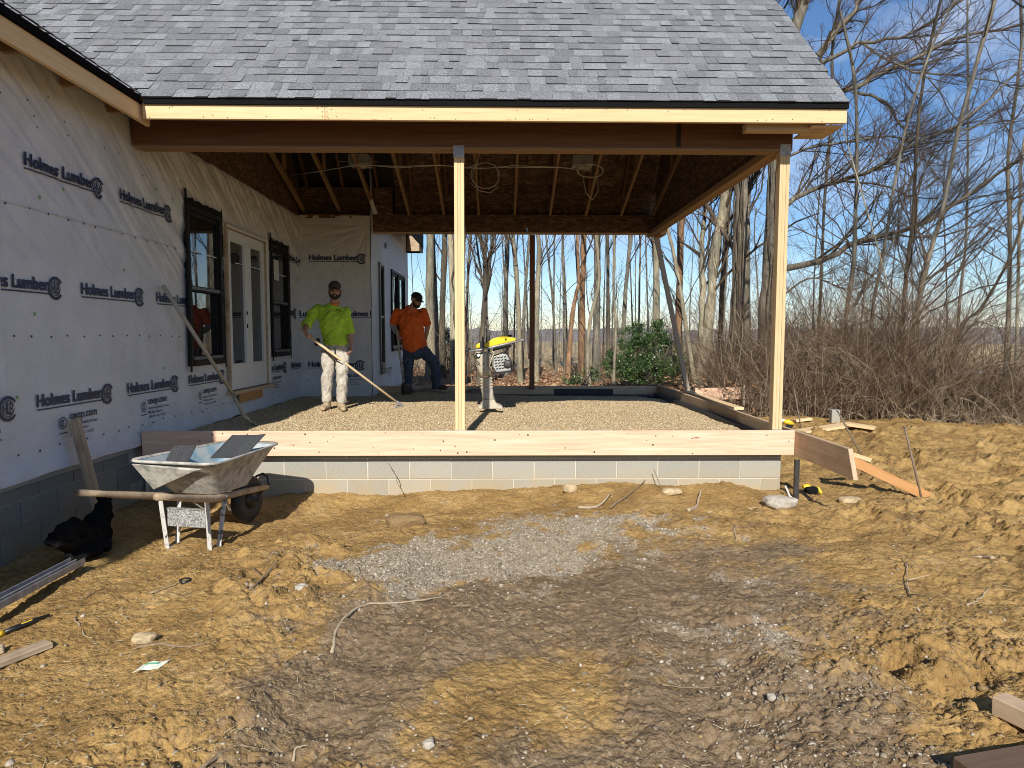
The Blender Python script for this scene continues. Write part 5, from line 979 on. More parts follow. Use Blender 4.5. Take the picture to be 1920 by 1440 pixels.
mb = MB(); prof = [(.075, -.03), (.13, -.045), (.175, -.04), (.195, -.02), (.198, 0), (.195, .02), (.175, .04), (.13, .045), (.075, .03)]; lathe(mb, wl(.70, 0, .195), prof, 26, tuple(wr)); mb.build('tyre', 'rubber', wb, True)
mb = MB(); lathe(mb, wl(.70, 0, .195), [(.09, -.032), (.03, -.035), (.02, -.10), (.02, .10), (.03, .035), (.09, .032)], 18, tuple(wr)); mb.build('hub', 'steel_dark', wb, True)
mb = MB(); mb.tube([wl(.88, -.09, .28), wl(.93, -.05, .34), wl(.94, 0, .36), wl(.93, .05, .34), wl(.88, .09, .28)], .011, 6)
for s in (-1, 1): mb.tube([wl(.84, s*.085, .27), wl(.70, s*.09, .195)], .012, 6)
mb.build('wheel_guard', 'steel_dark', wb, True)
def sheet(name, c, ax, ay, bend, mat_, label, cat, n=8, th=.005):
    c, ax, ay = Vector(c), Vector(ax), Vector(ay); nrm = ax.cross(ay).normalized(); mb = MB(); P = []
    for s_ in (0, 1):
        for i in range(n+1):
            for j in (0, 1): u = i/n*2-1; v = j*2-1; P.append(c+ax*u+ay*v+nrm*(bend*(1-u*u)+th*s_+.004*math.sin(5*u+3*v)))
    m = 2*(n+1); F = []
    for i in range(n): a = 2*i; F += [(a, a+2, a+3, a+1), (m+a, m+a+1, m+a+3, m+a+2), (a, m+a, m+a+2, a+2), (a+1, a+3, m+a+3, m+a+1)]
    F += [(0, 1, m+1, m), (2*n, m+2*n, m+2*n+1, 2*n+1)]
    return tag(mb.add(P, F).build(name, mat_), label, cat)
a = sheet('roofing_felt', wl(.10, -.16, .66), wr*.085+wu*.02, Vector((.02, .04, .065)), .02, 'felt_grey', 'small curled piece of grey roofing felt in the back left of the tub', 'felt')
a = sheet('roofing_felt', wl(.46, .09, .685), wr*.12+wu*.05, Vector((.07, .05, .085)), -.02, 'felt_grey', 'larger piece of grey roofing felt leaning at the front of the tub', 'felt')
# ------------------------------------------------------------------ rammer
RYy = 8.88; rk = FPX/RYy
def rp(px, py, dy=0): return Vector(((px-938)/rk-.0, RYy+dy, EYE+(637.5-py)/rk))
rm = tag(empty('rammer', tuple(rp(920, 772))), 'yellow-topped soil rammer standing on its foot in the gravel', 'rammer')
mb = MB(); mb.prism([rp(897, 774), rp(942, 774), rp(941, 769), rp(930, 764), rp(926, 757), rp(904, 757), rp(902, 766), rp(897, 769)], (0, .15, 0)); mb.v = [(x, y-.12, z) for x, y, z in mb.v]; mb.build('shoe', 'rammer_beige', rm, bevel=.006)
mb = MB(); mb.tube([rp(912, 736), rp(914, 750), rp(917, 764)], [.078, .076, .09], 14, True); mb.build('lower_leg', 'rammer_beige', rm, True)
mb = MB(); pr = []
for k in range(9): pr.append(((.088 if k % 2 else .076), k*.019))
lathe(mb, rp(912, 738), pr, 18, (-.05, 0, 1)); mb.build('bellows', 'rammer_beige', rm, False)
mb = MB()
for k in range(4): lathe(mb, rp(912-k*.2, 735.5-k*5.3), [(.081, 0), (.083, .006)], 18, (-.05, 0, 1))
mb.build('bellows_ring', 'black_plastic', rm)
mb = MB(); mb.tube([rp(911, 713), rp(909, 702), rp(906, 688), rp(905, 674), rp(905, 668)], [.085, .095, .115, .12, .10], 14, True, [.075, .085, .095, .10, .09], (1, 0, 0)); mb.build('crankcase', 'rammer_beige', rm, True)
mb = MB(); mb.prism([rp(924, 676), rp(940, 670), rp(950, 672), rp(957, 690), rp(957, 703), rp(930, 706), rp(924, 696)], (0, .26, 0)); mb.v = [(x, y-.15, z) for x, y, z in mb.v]; en = mb.build('engine', 'engine_silver', rm, bevel=.012, seg=2)
mb = MB()
for i in range(4):
    for j in range(5): p = rp(928+i*6+j*.8, 679+j*5-i*.7, -.152); mb.obox(p, (.015, 0, .006), (0, .002, 0), (-.002, 0, .006))
mb.build('cooling_slots', 'cloth_black', rm)
mb = MB(); mb.prism([rp(952, 678), rp(958, 682), rp(960, 694), rp(957, 704), rp(950, 704)], (0, .22, 0)); mb.v = [(x, y-.11, z) for x, y, z in mb.v]; mb.build('muffler', 'steel_dark', rm, bevel=.008)
mb = MB(); mb.prism([rp(892, 661), rp(893, 655), rp(899, 651), rp(912, 651), rp(924, 643), rp(940, 637.5), rp(951, 638), rp(954, 640.5), rp(963, 641), rp(967, 644.5), rp(965, 648), rp(909, 661)], (0, .22, 0)); mb.v = [(x, y-.11, z) for x, y, z in mb.v]; tk = mb.build('tank', 'rammer_yellow', rm, bevel=.02, seg=3)
mb = MB(); mb.prism([rp(946, 647), rp(947.2, 641.5), rp(950, 646.3)], (0, .004, 0)); mb.v = [(x, y-.113, z) for x, y, z in mb.v]; mb.build('tank_mark', 'cloth_black', rm)
mb = MB(); lathe(mb, rp(956, 640), [(.03, 0), (.03, .022), (.012, .028)], 14); mb.build('tank_cap', 'black_plastic', rm, True)
mb = MB()
for dy in (-.17, .17): mb.tube([rp(876, 667, dy), rp(900, 664, dy), rp(940, 655, dy), rp(977, 646, dy)], .013, 8)
mb.tube([rp(977, 646, -.17), rp(980, 645, -.1), rp(980, 645, .1), rp(977, 646, .17)], .013, 8); mb.build('guide_handle', 'galv', rm, True)
mb = MB(); mb.tube([rp(877, 664, -.20), rp(877, 664, .20)], .026, 10); mb.build('roller', 'rubber', rm, True)
mb = MB(); mb.obox(rp(904, 657, -.10), (.03, 0, .0), (0, .03, 0), (0, 0, .06)); mb.obox(rp(940, 660, 0), (.12, 0, .03), (0, .10, 0), (0, 0, .02)); mb.obox(rp(896, 674, -.09), (.03, 0, 0), (0, .02, 0), (0, 0, .03)); mb.tube([rp(905, 640, -.05), rp(905, 655, -.05)], .012, 6); mb.tube([rp(911.5, 640, .05), rp(911.5, 652, .05)], .010, 6); mb.build('carburettor', 'black_plastic', rm, bevel=.004)
mb = MB(); mb.tube([rp(917, 668, -.09), rp(922, 666, -.11), rp(926, 670, -.11), rp(920, 684, -.11), rp(917, 694, -.11), rp(923, 703, -.11)], .008, 6); mb.tube([rp(914, 672, -.10), rp(918, 680, -.11), rp(916, 690, -.11)], .008, 6); mb.build('hose', 'rammer_beige', rm, True)
mb = MB(); lathe(mb, rp(897, 674, -.11), [(.02, 0), (.02, .02)], 10, (0, -1, 0)); mb.build('bolt', 'white_plastic', rm)

mb = MB(); lathe(mb, rp(951, 690, -.155), [(.052, 0), (.055, .012), (.03, .018)], 16, (0, -1, 0)); mb.build('recoil_starter', 'steel_dark', rm, True)
mb = MB(); mb.obox(rp(941, 706, -.02), (.12, 0, .025), (0, .14, 0), (0, 0, .012)); mb.tube([rp(924, 676, -.15), rp(941, 669, -.16), rp(952, 672, -.16)], .008, 6); mb.build('engine_guard', 'black_plastic', rm)
mb = MB(); mb.tube([rp(893, 664, -.14), rp(888, 672, -.15), rp(893, 684, -.13), rp(900, 690, -.12)], .006, 5); mb.tube([rp(962, 650, -.16), rp(955, 660, -.17), rp(946, 668, -.16)], .006, 5); mb.build('control_cable', 'black_plastic', rm)
for zz in (690, 700): mb = MB(); lathe(mb, rp(906, zz, -.105), [(.010, 0), (.010, .012)], 6, (0, -1, 0)); mb.build('bolt', 'steel_dark', rm)
# ------------------------------------------------------------------ tools, boards and scraps
tl = tag(empty('long_handled_tool', (-2.78, 7.44, GZ)), 'long pale wooden tool handle leaning on the housewrap beside the near window', 'tool')
p0 = at(306, 536, X=WX+.06); p1 = at(436, 738, X=-2.98); p2 = at(459, 782, X=-2.83); p3 = Vector((-2.76, 7.46, .50))
MB().tube([p0, p0*.5+p1*.5, p1], [.021, .020, .018], 10).build('handle', 'grey_handle', tl, True); MB().tube([p1*1.0, p1*.4+p2*.6, p2, p3], [.021, .022, .026, .014], 10).build('socket', 'bleached', tl, True)
mb = MB(); mb.tube([p3, p3+Vector((.03, -.06, .0)), p3+Vector((.04, -.10, .04))], .010, 6); mb.build('hook', 'galv', tl, True)
RH0 = Vector(((588-938.5)/136.6, 8.84, EYE+(633-630)/136.6)); RH1 = Vector((-1.385, 9.42, float(GH(-1.385, 9.42))-.005))
rkd = (RH1-RH0).normalized()
rake = tag(empty('rake', tuple(RH1)), 'rake with a bright new wooden handle held by the worker in lime green', 'rake')
MB().tube([RH0-rkd*.10, RH0*.5+RH1*.5, RH1], [.018, .0165, .0155], 10).build('handle', 'handle_wood', rake, True)
mb = MB(); hx = Vector((.45, .85, 0)).normalized(); mb.tube([RH1-rkd*.12, RH1], .021, 8); mb.obox(RH1+Vector((0, 0, -.005)), hx*.19, Vector((.02, 0, -.006)), Vector((0, 0, .012)))
for k in range(12): c = RH1+hx*(-.18+k*.0327); mb.obox(c+Vector((.0, 0, -.035)), hx*.004, Vector((.006, 0, 0)), Vector((0, 0, .03)))
mb.build('rake_head', 'galv', rake)
SH0 = Vector(((746-938.5)/(FPX/11.35), 11.35, EYE+(637-640)/(FPX/11.35))); SH1 = Vector(((757-938.5)/(FPX/11.3), 11.30, .70))
sh = tag(empty('shovel', tuple(SH1)), 'round-point shovel held upright by the worker in orange', 'shovel')
MB().tube([SH0+Vector((-.02, 0, .16)), SH0, SH1], [.017, .018, .02], 10).build('handle', 'grey_handle', sh, True)
mb = MB(); P = []; 
for i, (z, hw, cv) in enumerate(((.0, .03, .012), (-.03, .085, .015), (-.10, .095, .014), (-.18, .085, .010), (-.23, .045, .005), (-.25, .006, 0))):
    for k in range(5): u = k/2-1; P.append(SH1+Vector((.05+u*hw, -.03-z*.15-(1-u*u)*cv, z)))
F = [(5*i+k, 5*i+k+1, 5*i+k+6, 5*i+k+5) for i in range(5) for k in range(4)]; mb.add(P, F); o = mb.build('blade', 'steel_dark', sh, True); sm = o.modifiers.new('thick', 'SOLIDIFY'); sm.thickness = .006
st = tag(empty('leaning_board', tuple(at(190, 965, X=-3.16))), 'short weathered board leaning on the housewrap behind the wheelbarrow', 'board')
q0, q1 = at(186, 962, X=-3.17), at(139, 787, X=-3.315)
for k, dy in enumerate((-.024, .024)): board('board_half', q0+Vector((.004*k, dy, 0)), q1+Vector((.004*k, dy, .012*k)), .046, .036, (0, 1, 0), 'old_wood', st, .003)
q0, q1 = at(146, 1052, Z=.03), at(-60, 1160, Z=.03); d = (q1-q0).normalized(); n_ = Vector((-d.y, d.x, 0)); mb = MB()
for off, hz in ((0, 0),): mb.obox((q0+q1)/2+Vector((0, 0, -.012)), (q1-q0)/2, n_*.045, Vector((0, 0, .003))); mb.obox((q0+q1)/2+n_*.046+Vector((0, 0, .003)), (q1-q0)/2, n_*.003, Vector((0, 0, .02))); mb.obox((q0+q1)/2-n_*.046+Vector((0, 0, .003)), (q1-q0)/2, n_*.003, Vector((0, 0, .02))); mb.obox((q0+q1)/2-n_*.012+Vector((0, 0, .0)), (q1-q0)/2, n_*.005, Vector((0, 0, .012)))
tag(mb.build('metal_channel', 'galv'), 'long grey metal channel lying on the ground along the block wall', 'channel')
# jacket: folded cloth thrown over the board and trailing on the ground
def blobmesh(name, parts, mat_, parent=None, voxel=.012, smooth=3, noise_=0):
    mb = MB(); bm = bmesh.new()
    for p in parts:
        b2 = bmesh.new(); bmesh.ops.create_icosphere(b2, subdivisions=3, radius=1)
        c, r = Vector(p[0]), p[1]; rot = p[2] if len(p) > 2 else None
        for v in b2.verts:
            w_ = Vector((v.co.x*r[0], v.co.y*r[1], v.co.z*r[2])); v.co = (rot @ w_ if rot else w_)+c
        me = bpy.data.meshes.new('t'); b2.to_mesh(me); b2.free(); bm.from_mesh(me); bpy.data.meshes.remove(me)
    return remesh(name, bm, mat_, parent, voxel, smooth, noise_)
def remesh(name, bm, mat_, parent=None, voxel=.01, smooth=3, noise_=0):
    me = bpy.data.meshes.new(name); bm.to_mesh(me); bm.free(); o = bpy.data.objects.new(name, me); C.objects.link(o)
    m = o.modifiers.new('r', 'REMESH'); m.mode = 'VOXEL'; m.voxel_size = voxel; m.use_smooth_shade = True
    if smooth: s = o.modifiers.new('s', 'SMOOTH'); s.factor = .5; s.iterations = smooth
    bpy.context.view_layer.update(); m2 = bpy.data.meshes.new_from_object(o.evaluated_get(bpy.context.evaluated_depsgraph_get())); bpy.data.objects.remove(o); bpy.data.meshes.remove(me)
    if noise_:
        co = np.zeros(len(m2.vertices)*3); m2.vertices.foreach_get('co', co); co = co.reshape(-1, 3); nr = np.zeros_like(co); m2.vertices.foreach_get('normal', nr.ravel()); nr = np.array([v.normal[:] for v in m2.vertices])
        f = fbm(co[:, 0]*11+co[:, 1]*8+co[:, 2]*4, co[:, 2]*9-co[:, 0]*5+co[:, 1]*6, 3, 3); f = .6*f+.4*(.5-np.abs(fbm(co[:, 0]*8-co[:, 2]*6, co[:, 2]*7+co[:, 1]*9, 3, 9))*2); co = co+nr*(f*noise_)[:, None]; m2.vertices.foreach_set('co', co.astype(np.float32).ravel()); m2.update()
    m2.polygons.foreach_set('use_smooth', [True]*len(m2.polygons)); m2.name = name; return link(name, m2, mat_, parent)
jk = [(at(x, y, X=-3.0+k*.02), (a*1.2, b*1.2, c*1.25)) for k, (x, y, a, b, c) in enumerate(((192, 938, .05, .05, .06), (190, 965, .06, .06, .10), (184, 995, .075, .08, .12), (172, 1015, .10, .11, .10), (150, 1012, .11, .12, .075), (132, 1008, .11, .10, .06), (116, 1012, .08, .08, .04), (160, 1032, .10, .09, .05), (182, 1022, .08, .07, .06), (140, 990, .05, .05, .05), (125, 995, .05, .07, .04)))]
jo = tag(blobmesh('jacket', jk, 'cloth_black', None, .012, 3, .05), 'black jacket slumped on the ground against the leaning board', 'jacket')
p = at(142, 1006, X=-2.83); sheet_ = MB().obox(p, (.012, .006, .004), (-.004, .016, .010), (0, 0, .001)).build('garment_tag', 'label_white', jo)
def gz(p, up=.0): return Vector((p.x, p.y, float(H(p.x, p.y))+up))
p = gz(at(347, 1085, Z=0), .0); mb = MB(); lathe(mb, p, [(.024, 0), (.034, 0), (.034, .026), (.024, .026), (.024, .004)], 18); tag(mb.build('plastic_ring', 'black_plastic', None, True), 'small black plastic ring lying on the clay before the wheelbarrow', 'ring')
p = gz(at(283, 1255, Z=0), .012); wrp = sheet('wrapper', p, (.052, .012, .0), (.012, .026, .006), .006, 'paper', 'crumpled pale wrapper with green print lying on the clay', 'wrapper', th=.001)
MB().obox(p+Vector((.004, .004, .014)), (.026, .006, 0), (.003, .004, .001), (0, 0, .0008)).build('print', 'green_ink', wrp)
def lying(px0, py0, px1, py1, wid, thk, mat_, label, cat='board', name='board', z=0., bev=.004):
    a = gz(at(px0, py0, Z=0), thk/2+z); b = gz(at(px1, py1, Z=0), thk/2+z); o = board(name, a, b, thk, wid, (0, 0, 1), mat_, None, bev); return tag(o, label, cat)
lying(-40, 1252, 92, 1202, .075, .03, 'old_wood', 'pale offcut of board at the left edge below the black-handled tool'); lying(-40, 1222, 8, 1212, .06, .03, 'old_wood', 'second offcut barely showing behind the pale one at the left edge')
t2 = tag(empty('utility_tool', tuple(gz(at(60, 1160, Z=0)))), 'black handled tool with a yellow tip lying at the left edge', 'tool'); a, b = gz(at(-10, 1182, Z=0), .015), gz(at(92, 1146, Z=0), .015)
MB().tube([a*.85+b*.15, a*.6+b*.4, b*.7+a*.3, b], [.012, .016, .015, .008], 8).build('grip', 'black_plastic', t2, True); MB().tube([a, a*.84+b*.16], [.017, .013], 8).build('tip', 'tool_yellow', t2, True); MB().tube([a*.5+b*.5+Vector((0, -.012, .01)), a*.3+b*.7+Vector((0, -.012, .01))], .005, 5).build('stripe', 'tool_yellow', t2)
for (a, b, ww, tk_, mt, lb) in (((1872, 1316), (2080, 1420), .085, .075, 'fir_weathered', 'pale square timber lying in the churned clay at the right edge'), ((1822, 1446), (2090, 1404), .15, .06, 'stained_wood', 'dark reddish plank lying in the bottom right corner')):
    p0, p1 = at(*a, Z=.06), at(*b, Z=.06); p0.z = float(H(p0.x, p0.y, False))+.03+tk_/2; p1.z = p0.z+.01; o = board('timber', p0, p1, tk_, ww, (0, 0, 1), mt, None, .005); tag(o, lb, 'timber')
# beyond the porch corner
o = tag(MB().box((2.705, 6.00, -.15), (2.745, 6.005, .365)).box((2.705, 6.005, -.15), (2.710, 6.035, .365)).box((2.740, 6.005, -.15), (2.745, 6.035, .365)).build('form_stake', 'steel_dark'), 'dark steel stake under the end of the front board', 'stake')
br_ = MB(); br_.tube([(2.66, 6.1, .10), (2.68, 6.05, .02), (2.73, 6.0, -.03)], .008, 6); tag(br_.build('white_cord', 'cable_white'), 'short white cord curling by the steel stake', 'cord')
o = board('brace_board', (3.30, 6.28, .335), (4.06, 6.17, float(H(4.06, 6.17))+.03), .09, .036, (0, 0, 1), 'orange_wood'); tag(o, 'orange-brown board slanting down from the side board to the clay', 'board')
o = board('wood_block', (3.38, 6.40, .36), (3.62, 6.40, .285), .04, .05, (0, 0, 1), 'pine'); tag(o, 'short pale wood block on top of the slanting orange-brown board', 'block')
for (a, b, dx, lb) in (((1489, 730), (1505, 806), 0, 'thin steel rod leaning beside the right sunlit post'), ((1570, 770), (1626, 868), 0, 'steel rod leaning left, middle of the three behind the side board'), ((1696, 800), (1733, 928), 0, 'steel rod at the lower end of the slanting orange-brown board'), ((1383, 722), (1388, 768), 0, 'short steel rod standing by the plank behind the porch')):
    q = at(*b, Z=0); t_ = at(*a, Y=q.y+.12); q.z = float(H(q.x, q.y))-.1; mb = MB(); mb.tube([q, t_], .010, 7); lathe(mb, t_, [(.014, -.01), (.014, .006)], 7); tag(mb.build('steel_rod', 'rebar', None, True), lb, 'rod', 'steel rods')
def cmu_end(p, lb):
    mb = MB(); x, y, z = p; mb.box((x-.07, y, z-.03), (x+.07, y+.10, z+.24)); o = mb.build('concrete_block', 'cmu', None, bevel=.006); return tag(o, lb, 'block')
p = gz(at(1567, 802, Z=0)); cmu_end(p, 'pale concrete block standing on end on the clay bank')
lying(1500, 815, 1600, 810, .26, .04, 'pine', 'wide pale plank lying on the clay beyond the side board', z=.02); lying(1590, 813, 1640, 817, .22, .04, 'pine', 'short plank overlapping the wide pale plank, its end uneven', z=.055); lying(1490, 797, 1520, 797, .12, .04, 'pine', 'small board scrap behind the right sunlit post', z=.02)
o = board('plank', (2.99, 10.6, .60), (2.93, 8.1, .605), .035, .12, (0, 0, 1), 'pine'); tag(o, 'long narrow plank laid along the outside of the side board', 'plank')
a, b = at(1303, 739, Y=12.35), at(1406, 737, Y=12.35); o = board('plank', a, b, .22, .035, (0, 0, 1), 'fir', None, .003, (0, .12)); tag(o, 'pale plank standing on edge behind the far right porch corner', 'plank')
mb = MB(); mb.obox(at(1394, 752, Y=12.2), (.012, 0, 0), (0, .02, 0), (0, 0, .30)); tag(mb.build('wooden_stake', 'grey_handle'), 'grey wooden stake bracing the plank behind the porch', 'stake')
p = gz(at(1476, 800, Z=0)); p = Vector((3.05, 7.05, .60)); p = at(1477, 796, Y=7.6)
dr = tag(empty('power_tool', tuple(p)), 'yellow and black power tool behind the right sunlit post', 'tool'); mb = MB(); mb.tube([p+Vector((-.05, 0, .035)), p+Vector((.0, 0, .03)), p+Vector((.07, .02, .0))], [.02, .032, .026], 10); mb.build('body', 'tool_yellow', dr, True); MB().obox(p+Vector((.02, 0, -.02)), (.03, 0, 0), (0, .03, 0), (.01, 0, .02)).build('battery', 'black_plastic', dr, bevel=.005); MB().tube([p+Vector((-.09, 0, .05)), p+Vector((-.03, .01, .045))], .018, 8).build('guard', 'white_plastic', dr, True)
p = gz(at(1520, 926, Z=0), .035)
gl = tag(empty('work_glove', tuple(p)), 'black and yellow work glove dropped by the steel stake', 'glove'); blobmesh('palm', [(p, (.06, .05, .035)), (p+Vector((.03, .02, .01)), (.05, .045, .03))], 'cloth_black', gl, .008, 2, .02); blobmesh('cuff', [(p+Vector((-.02, .05, .03)), (.045, .025, .025)), (p+Vector((.075, .02, .01)), (.018, .035, .03)), (p+Vector((.085, -.01, -.01)), (.015, .03, .02))], 'tool_yellow', gl, .008, 2, .01)
# stones worth naming
def rock(px, py, sx, sy, sz, lb, mat_='stone', seed=0, sink=.3):
    p = gz(at(px, py, Z=0)); bm = bmesh.new(); bmesh.ops.create_icosphere(bm, subdivisions=3, radius=1); rn = random.Random(seed); a = rn.uniform(0, 6)
    V = np.array([v.co[:] for v in bm.verts]); f = 1+.28*fbm(V[:, 0]*1.6+seed, V[:, 1]*1.6+V[:, 2]*1.3, 4, seed); V = np.sign(V)*np.abs(V)**.75*f[:, None]
    for v, q in zip(bm.verts, V): v.co = Vector((q[0]*sx*math.cos(.2)-q[1]*sy*.2, q[0]*sx*.2+q[1]*sy, q[2]*sz+sz*(1-sink)))+p
    me = bpy.data.meshes.new('stone'); bm.to_mesh(me); bm.free(); return tag(link('stone', me, mat_), lb, 'stone')
rock(1464, 948, .15, .10, .055, 'flat grey stone at the right corner of the foundation', seed=1, sink=.15); rock(1592, 942, .10, .07, .03, 'pale half-buried stone right of the steel stake', 'tan_stone', 2); rock(1068, 930, .065, .05, .045, 'rounded pinkish stone against the middle of the foundation', 'tan_stone', 3, .1); rock(760, 972, .15, .10, .06, 'dark brown lump of clay left of the grey gravel patch', 'clod', 4, .4); rock(1260, 932, .10, .06, .03, 'flat tan stone half buried by the foundation', 'tan_stone', 5); pass
rock(1768, 782, .22, .16, .08, 'pale stone on the crest of the clay bank', 'tan_stone', 7); rock(270, 1196, .055, .04, .025, 'tan stone by the pale root in the left foreground', 'tan_stone', 8); rock(566, 1122, .035, .028, .02, 'white pebble beside the long pale root', 'stone', 9); rock(1448, 1302, .022, .018, .014, 'white pebble in the dark soil of the right foreground', 'stone', 10); rock(803, 1392, .021, .017, .015, 'white pebble near the bottom edge, left of centre', 'stone', 11)
# sticks and roots
def stick(pts, r, lb, mat_='root', lift=.01, br=(), name='root'):
    def mk(pp): return [tuple(gz(at(x, y, Z=0), lift+(z if z else 0))) for (x, y, *zz) in pp for z in ((zz[0] if zz else 0),)]
    mb = MB(); P = spline(mk(pts), max(8, len(pts)*4)); rn = random.Random(len(lb)); P[:, :2] += np.array([[rn.uniform(-.006, .006), rn.uniform(-.006, .006)] for _ in P]); n = len(P); r *= .78; P[:, 2] -= r*.5; mb.tube([tuple(q) for q in P], [r*(1-.6*i/n)*rn.uniform(.75, 1.25) for i in range(n)], 6)
    for b_ in br: q = spline(mk(b_), 8); mb.tube([tuple(v) for v in q], [r*.55*(1-.6*i/8) for i in range(8)], 5)
    return tag(mb.build(name, mat_, None, True), lb, 'root' if name == 'root' else 'stick')
stick([(622, 1215), (640, 1172), (690, 1140), (745, 1130), (830, 1112)], .011, 'long pale root curving across the middle of the foreground', 'bleached'); stick([(258, 1204), (300, 1207), (345, 1216), (402, 1211)], .011, 'grey root lying above the pale wrapper', 'root')
stick([(1862, 1041), (1835, 1033), (1800, 1044)], .016, 'thick bleached stick on the clay at the right edge', 'bleached', .012, name='stick'); stick([(1722, 1142), (1706, 1102), (1698, 1052)], .009, 'forked dry twig cluster in the churned clay on the right', 'bleached', .02, [[(1702, 1088, .02), (1742, 1086, .05)], [(1698, 1050, .03), (1732, 1078, .06)], [(1708, 1110), (1730, 1128, .03)]], 'stick'); stick([(1814, 1126), (1836, 1108), (1856, 1093)], .008, 'short bleached stick below the thick one on the right', 'bleached', name='stick')
stick([(1145, 956), (1190, 932), (1222, 912, .08)], .010, 'dark stick rising from the debris by the foundation', 'root', .02, name='stick'); stick([(470, 1118), (492, 1090), (522, 1070, .03)], .012, 'broken root jutting from the rut before the wheelbarrow', 'root', .02, [[(492, 1090), (470, 1066, .04)]]); stick([(658, 936), (697, 944)], .006, 'thin stick at the foot of the foundation, right of the wheelbarrow shadow', 'root', name='stick'); stick([(378, 1432), (440, 1392), (485, 1384)], .009, 'root half buried near the bottom edge on the left', 'root'); stick([(548, 1392), (556, 1380), (578, 1374)], .008, 'short hooked root near the bottom edge', 'bleached'); stick([(1240, 1272), (1300, 1262), (1356, 1266)], .005, 'fine root on dark soil right of centre', 'root'); stick([(1085, 955), (1120, 950), (1145, 938, .03)], .022, 'weathered chunk of wood in the debris by the foundation', 'bleached', .02, name='stick'); stick([(1290, 962), (1305, 950), (1316, 934, .05)], .02, 'pale splintered wood at the right of the foundation debris', 'bleached', .02, name='stick'); stick([(160, 1116), (196, 1092)], .006, 'dark twig on the clay below the jacket', 'root', name='stick'); stick([(140, 1152), (158, 1180), (172, 1188)], .006, 'curved dry twig left of the plastic ring', 'bleached', name='stick'); stick([(282, 1110), (318, 1096), (340, 1088)], .006, 'dry stalk pointing at the plastic ring', 'bleached', name='stick'); stick([(1326, 958), (1400, 948), (1440, 946)], .008, 'root running towards the flat corner stone', 'bleached'); stick([(1376, 990), (1380, 1010)], .009, 'pale root end poking from the clay before the corner stone', 'bleached')
for pts, lb in (([(728, 868), (742, 890), (745, 905), (757, 925)], 'thin bent twig leaning on the sunlit foundation'), ([(1226, 880), (1236, 905), (1246, 930)], 'thin straight twig leaning on the foundation near its right end')):
    mb = MB(); P = spline([tuple(at(x, y, Y=6.24-.03*i)) for i, (x, y) in enumerate(pts)], 10); mb.tube([tuple(q) for q in P], .004, 5); tag(mb.build('twig', 'root', None, True), lb, 'twig')
# ------------------------------------------------------------------ the two workers
def capsule(bm, pts, r, n=12, ry=None, ref=None):
    "closed tube with rounded ends"
    P = [Vector(p) for p in pts]; R = list(r) if isinstance(r, (list, tuple)) else [r]*len(P); RY = R if ry is None else (list(ry) if isinstance(ry, (list, tuple)) else [ry]*len(P))
    d0 = (P[0]-P[1]).normalized(); d1 = (P[-1]-P[-2]).normalized(); A = []; 
    for t in (.95, .75, .4): A.append((P[0]+d0*min(R[0], RY[0])*t*.9, math.sqrt(1-t*t)))
    B = [(P[-1]+d1*min(R[-1], RY[-1])*t*.9, math.sqrt(1-t*t)) for t in (.4, .75, .95)]
    PP = [a for a, _ in A]+P+[b for b, _ in B]; RR = [R[0]*s for _, s in A]+R+[R[-1]*s for _, s in B]; RRY = [RY[0]*s for _, s in A]+RY+[RY[-1]*s for _, s in B]
    mb = MB(); mb.tube(PP, RR, n, True, RRY, ref); vs = [bm.verts.new(v) for v in mb.v]
    for f in mb.f: bm.faces.new([vs[i] for i in f])
def ell(bm, c, r, rot=None):
    b2 = bmesh.new(); bmesh.ops.create_icosphere(b2, subdivisions=3, radius=1); c = Vector(c); vs = []
    for v in b2.verts: w_ = Vector((v.co.x*r[0], v.co.y*r[1], v.co.z*r[2])); vs.append(bm.verts.new((rot @ w_ if rot else w_)+c))
    for f in b2.faces: bm.faces.new([vs[v.index] for v in f.verts])
    b2.free()
def hand(bm, wrist, d, palm_n, grip=None, curl=1.1, s=1.0, side=1):
    "five fingers from a palm; d along the hand, palm_n out of the palm; side: which way the thumb lies"
    d = Vector(d).normalized(); n = Vector(palm_n); n = (n-d*n.dot(d)).normalized(); x = d.cross(n)*side; w_ = Vector(wrist); K = w_+d*.085*s
    capsule(bm, [w_, w_+d*.04*s, K], [.026*s, .036*s, .040*s], 12, [.020*s, .019*s, .015*s], x)
    for i, (o, l) in enumerate(((-.030, .068), (-.010, .078), (.010, .074), (.029, .058))):
        p0 = K+x*o*s; a = .35; P = [p0-d*.02*s]; cur = p0; P.append(cur); ang = .2
        for k, seg in enumerate((.45, .30, .25)): ang += curl*(.9 if k == 0 else 1.0); cur = cur+(d*math.cos(ang)+n*math.sin(ang))*l*seg*s; P.append(cur)
        capsule(bm, P, [.0095*s, .0095*s, .009*s, .0085*s, .0075*s], 8)
    t0 = w_+d*.025*s-x*.024*s; t1 = t0+(d*.5-x*.65+n*.35).normalized()*.036*s; t2 = t1+(d*.6-x*.1+n*.75).normalized()*.034*s; t3 = t2+(d*.45+x*.35+n*.6).normalized()*.024*s; capsule(bm, [t0, t1, t2, t3], [.014*s, .012*s, .0105*s, .0085*s], 8)
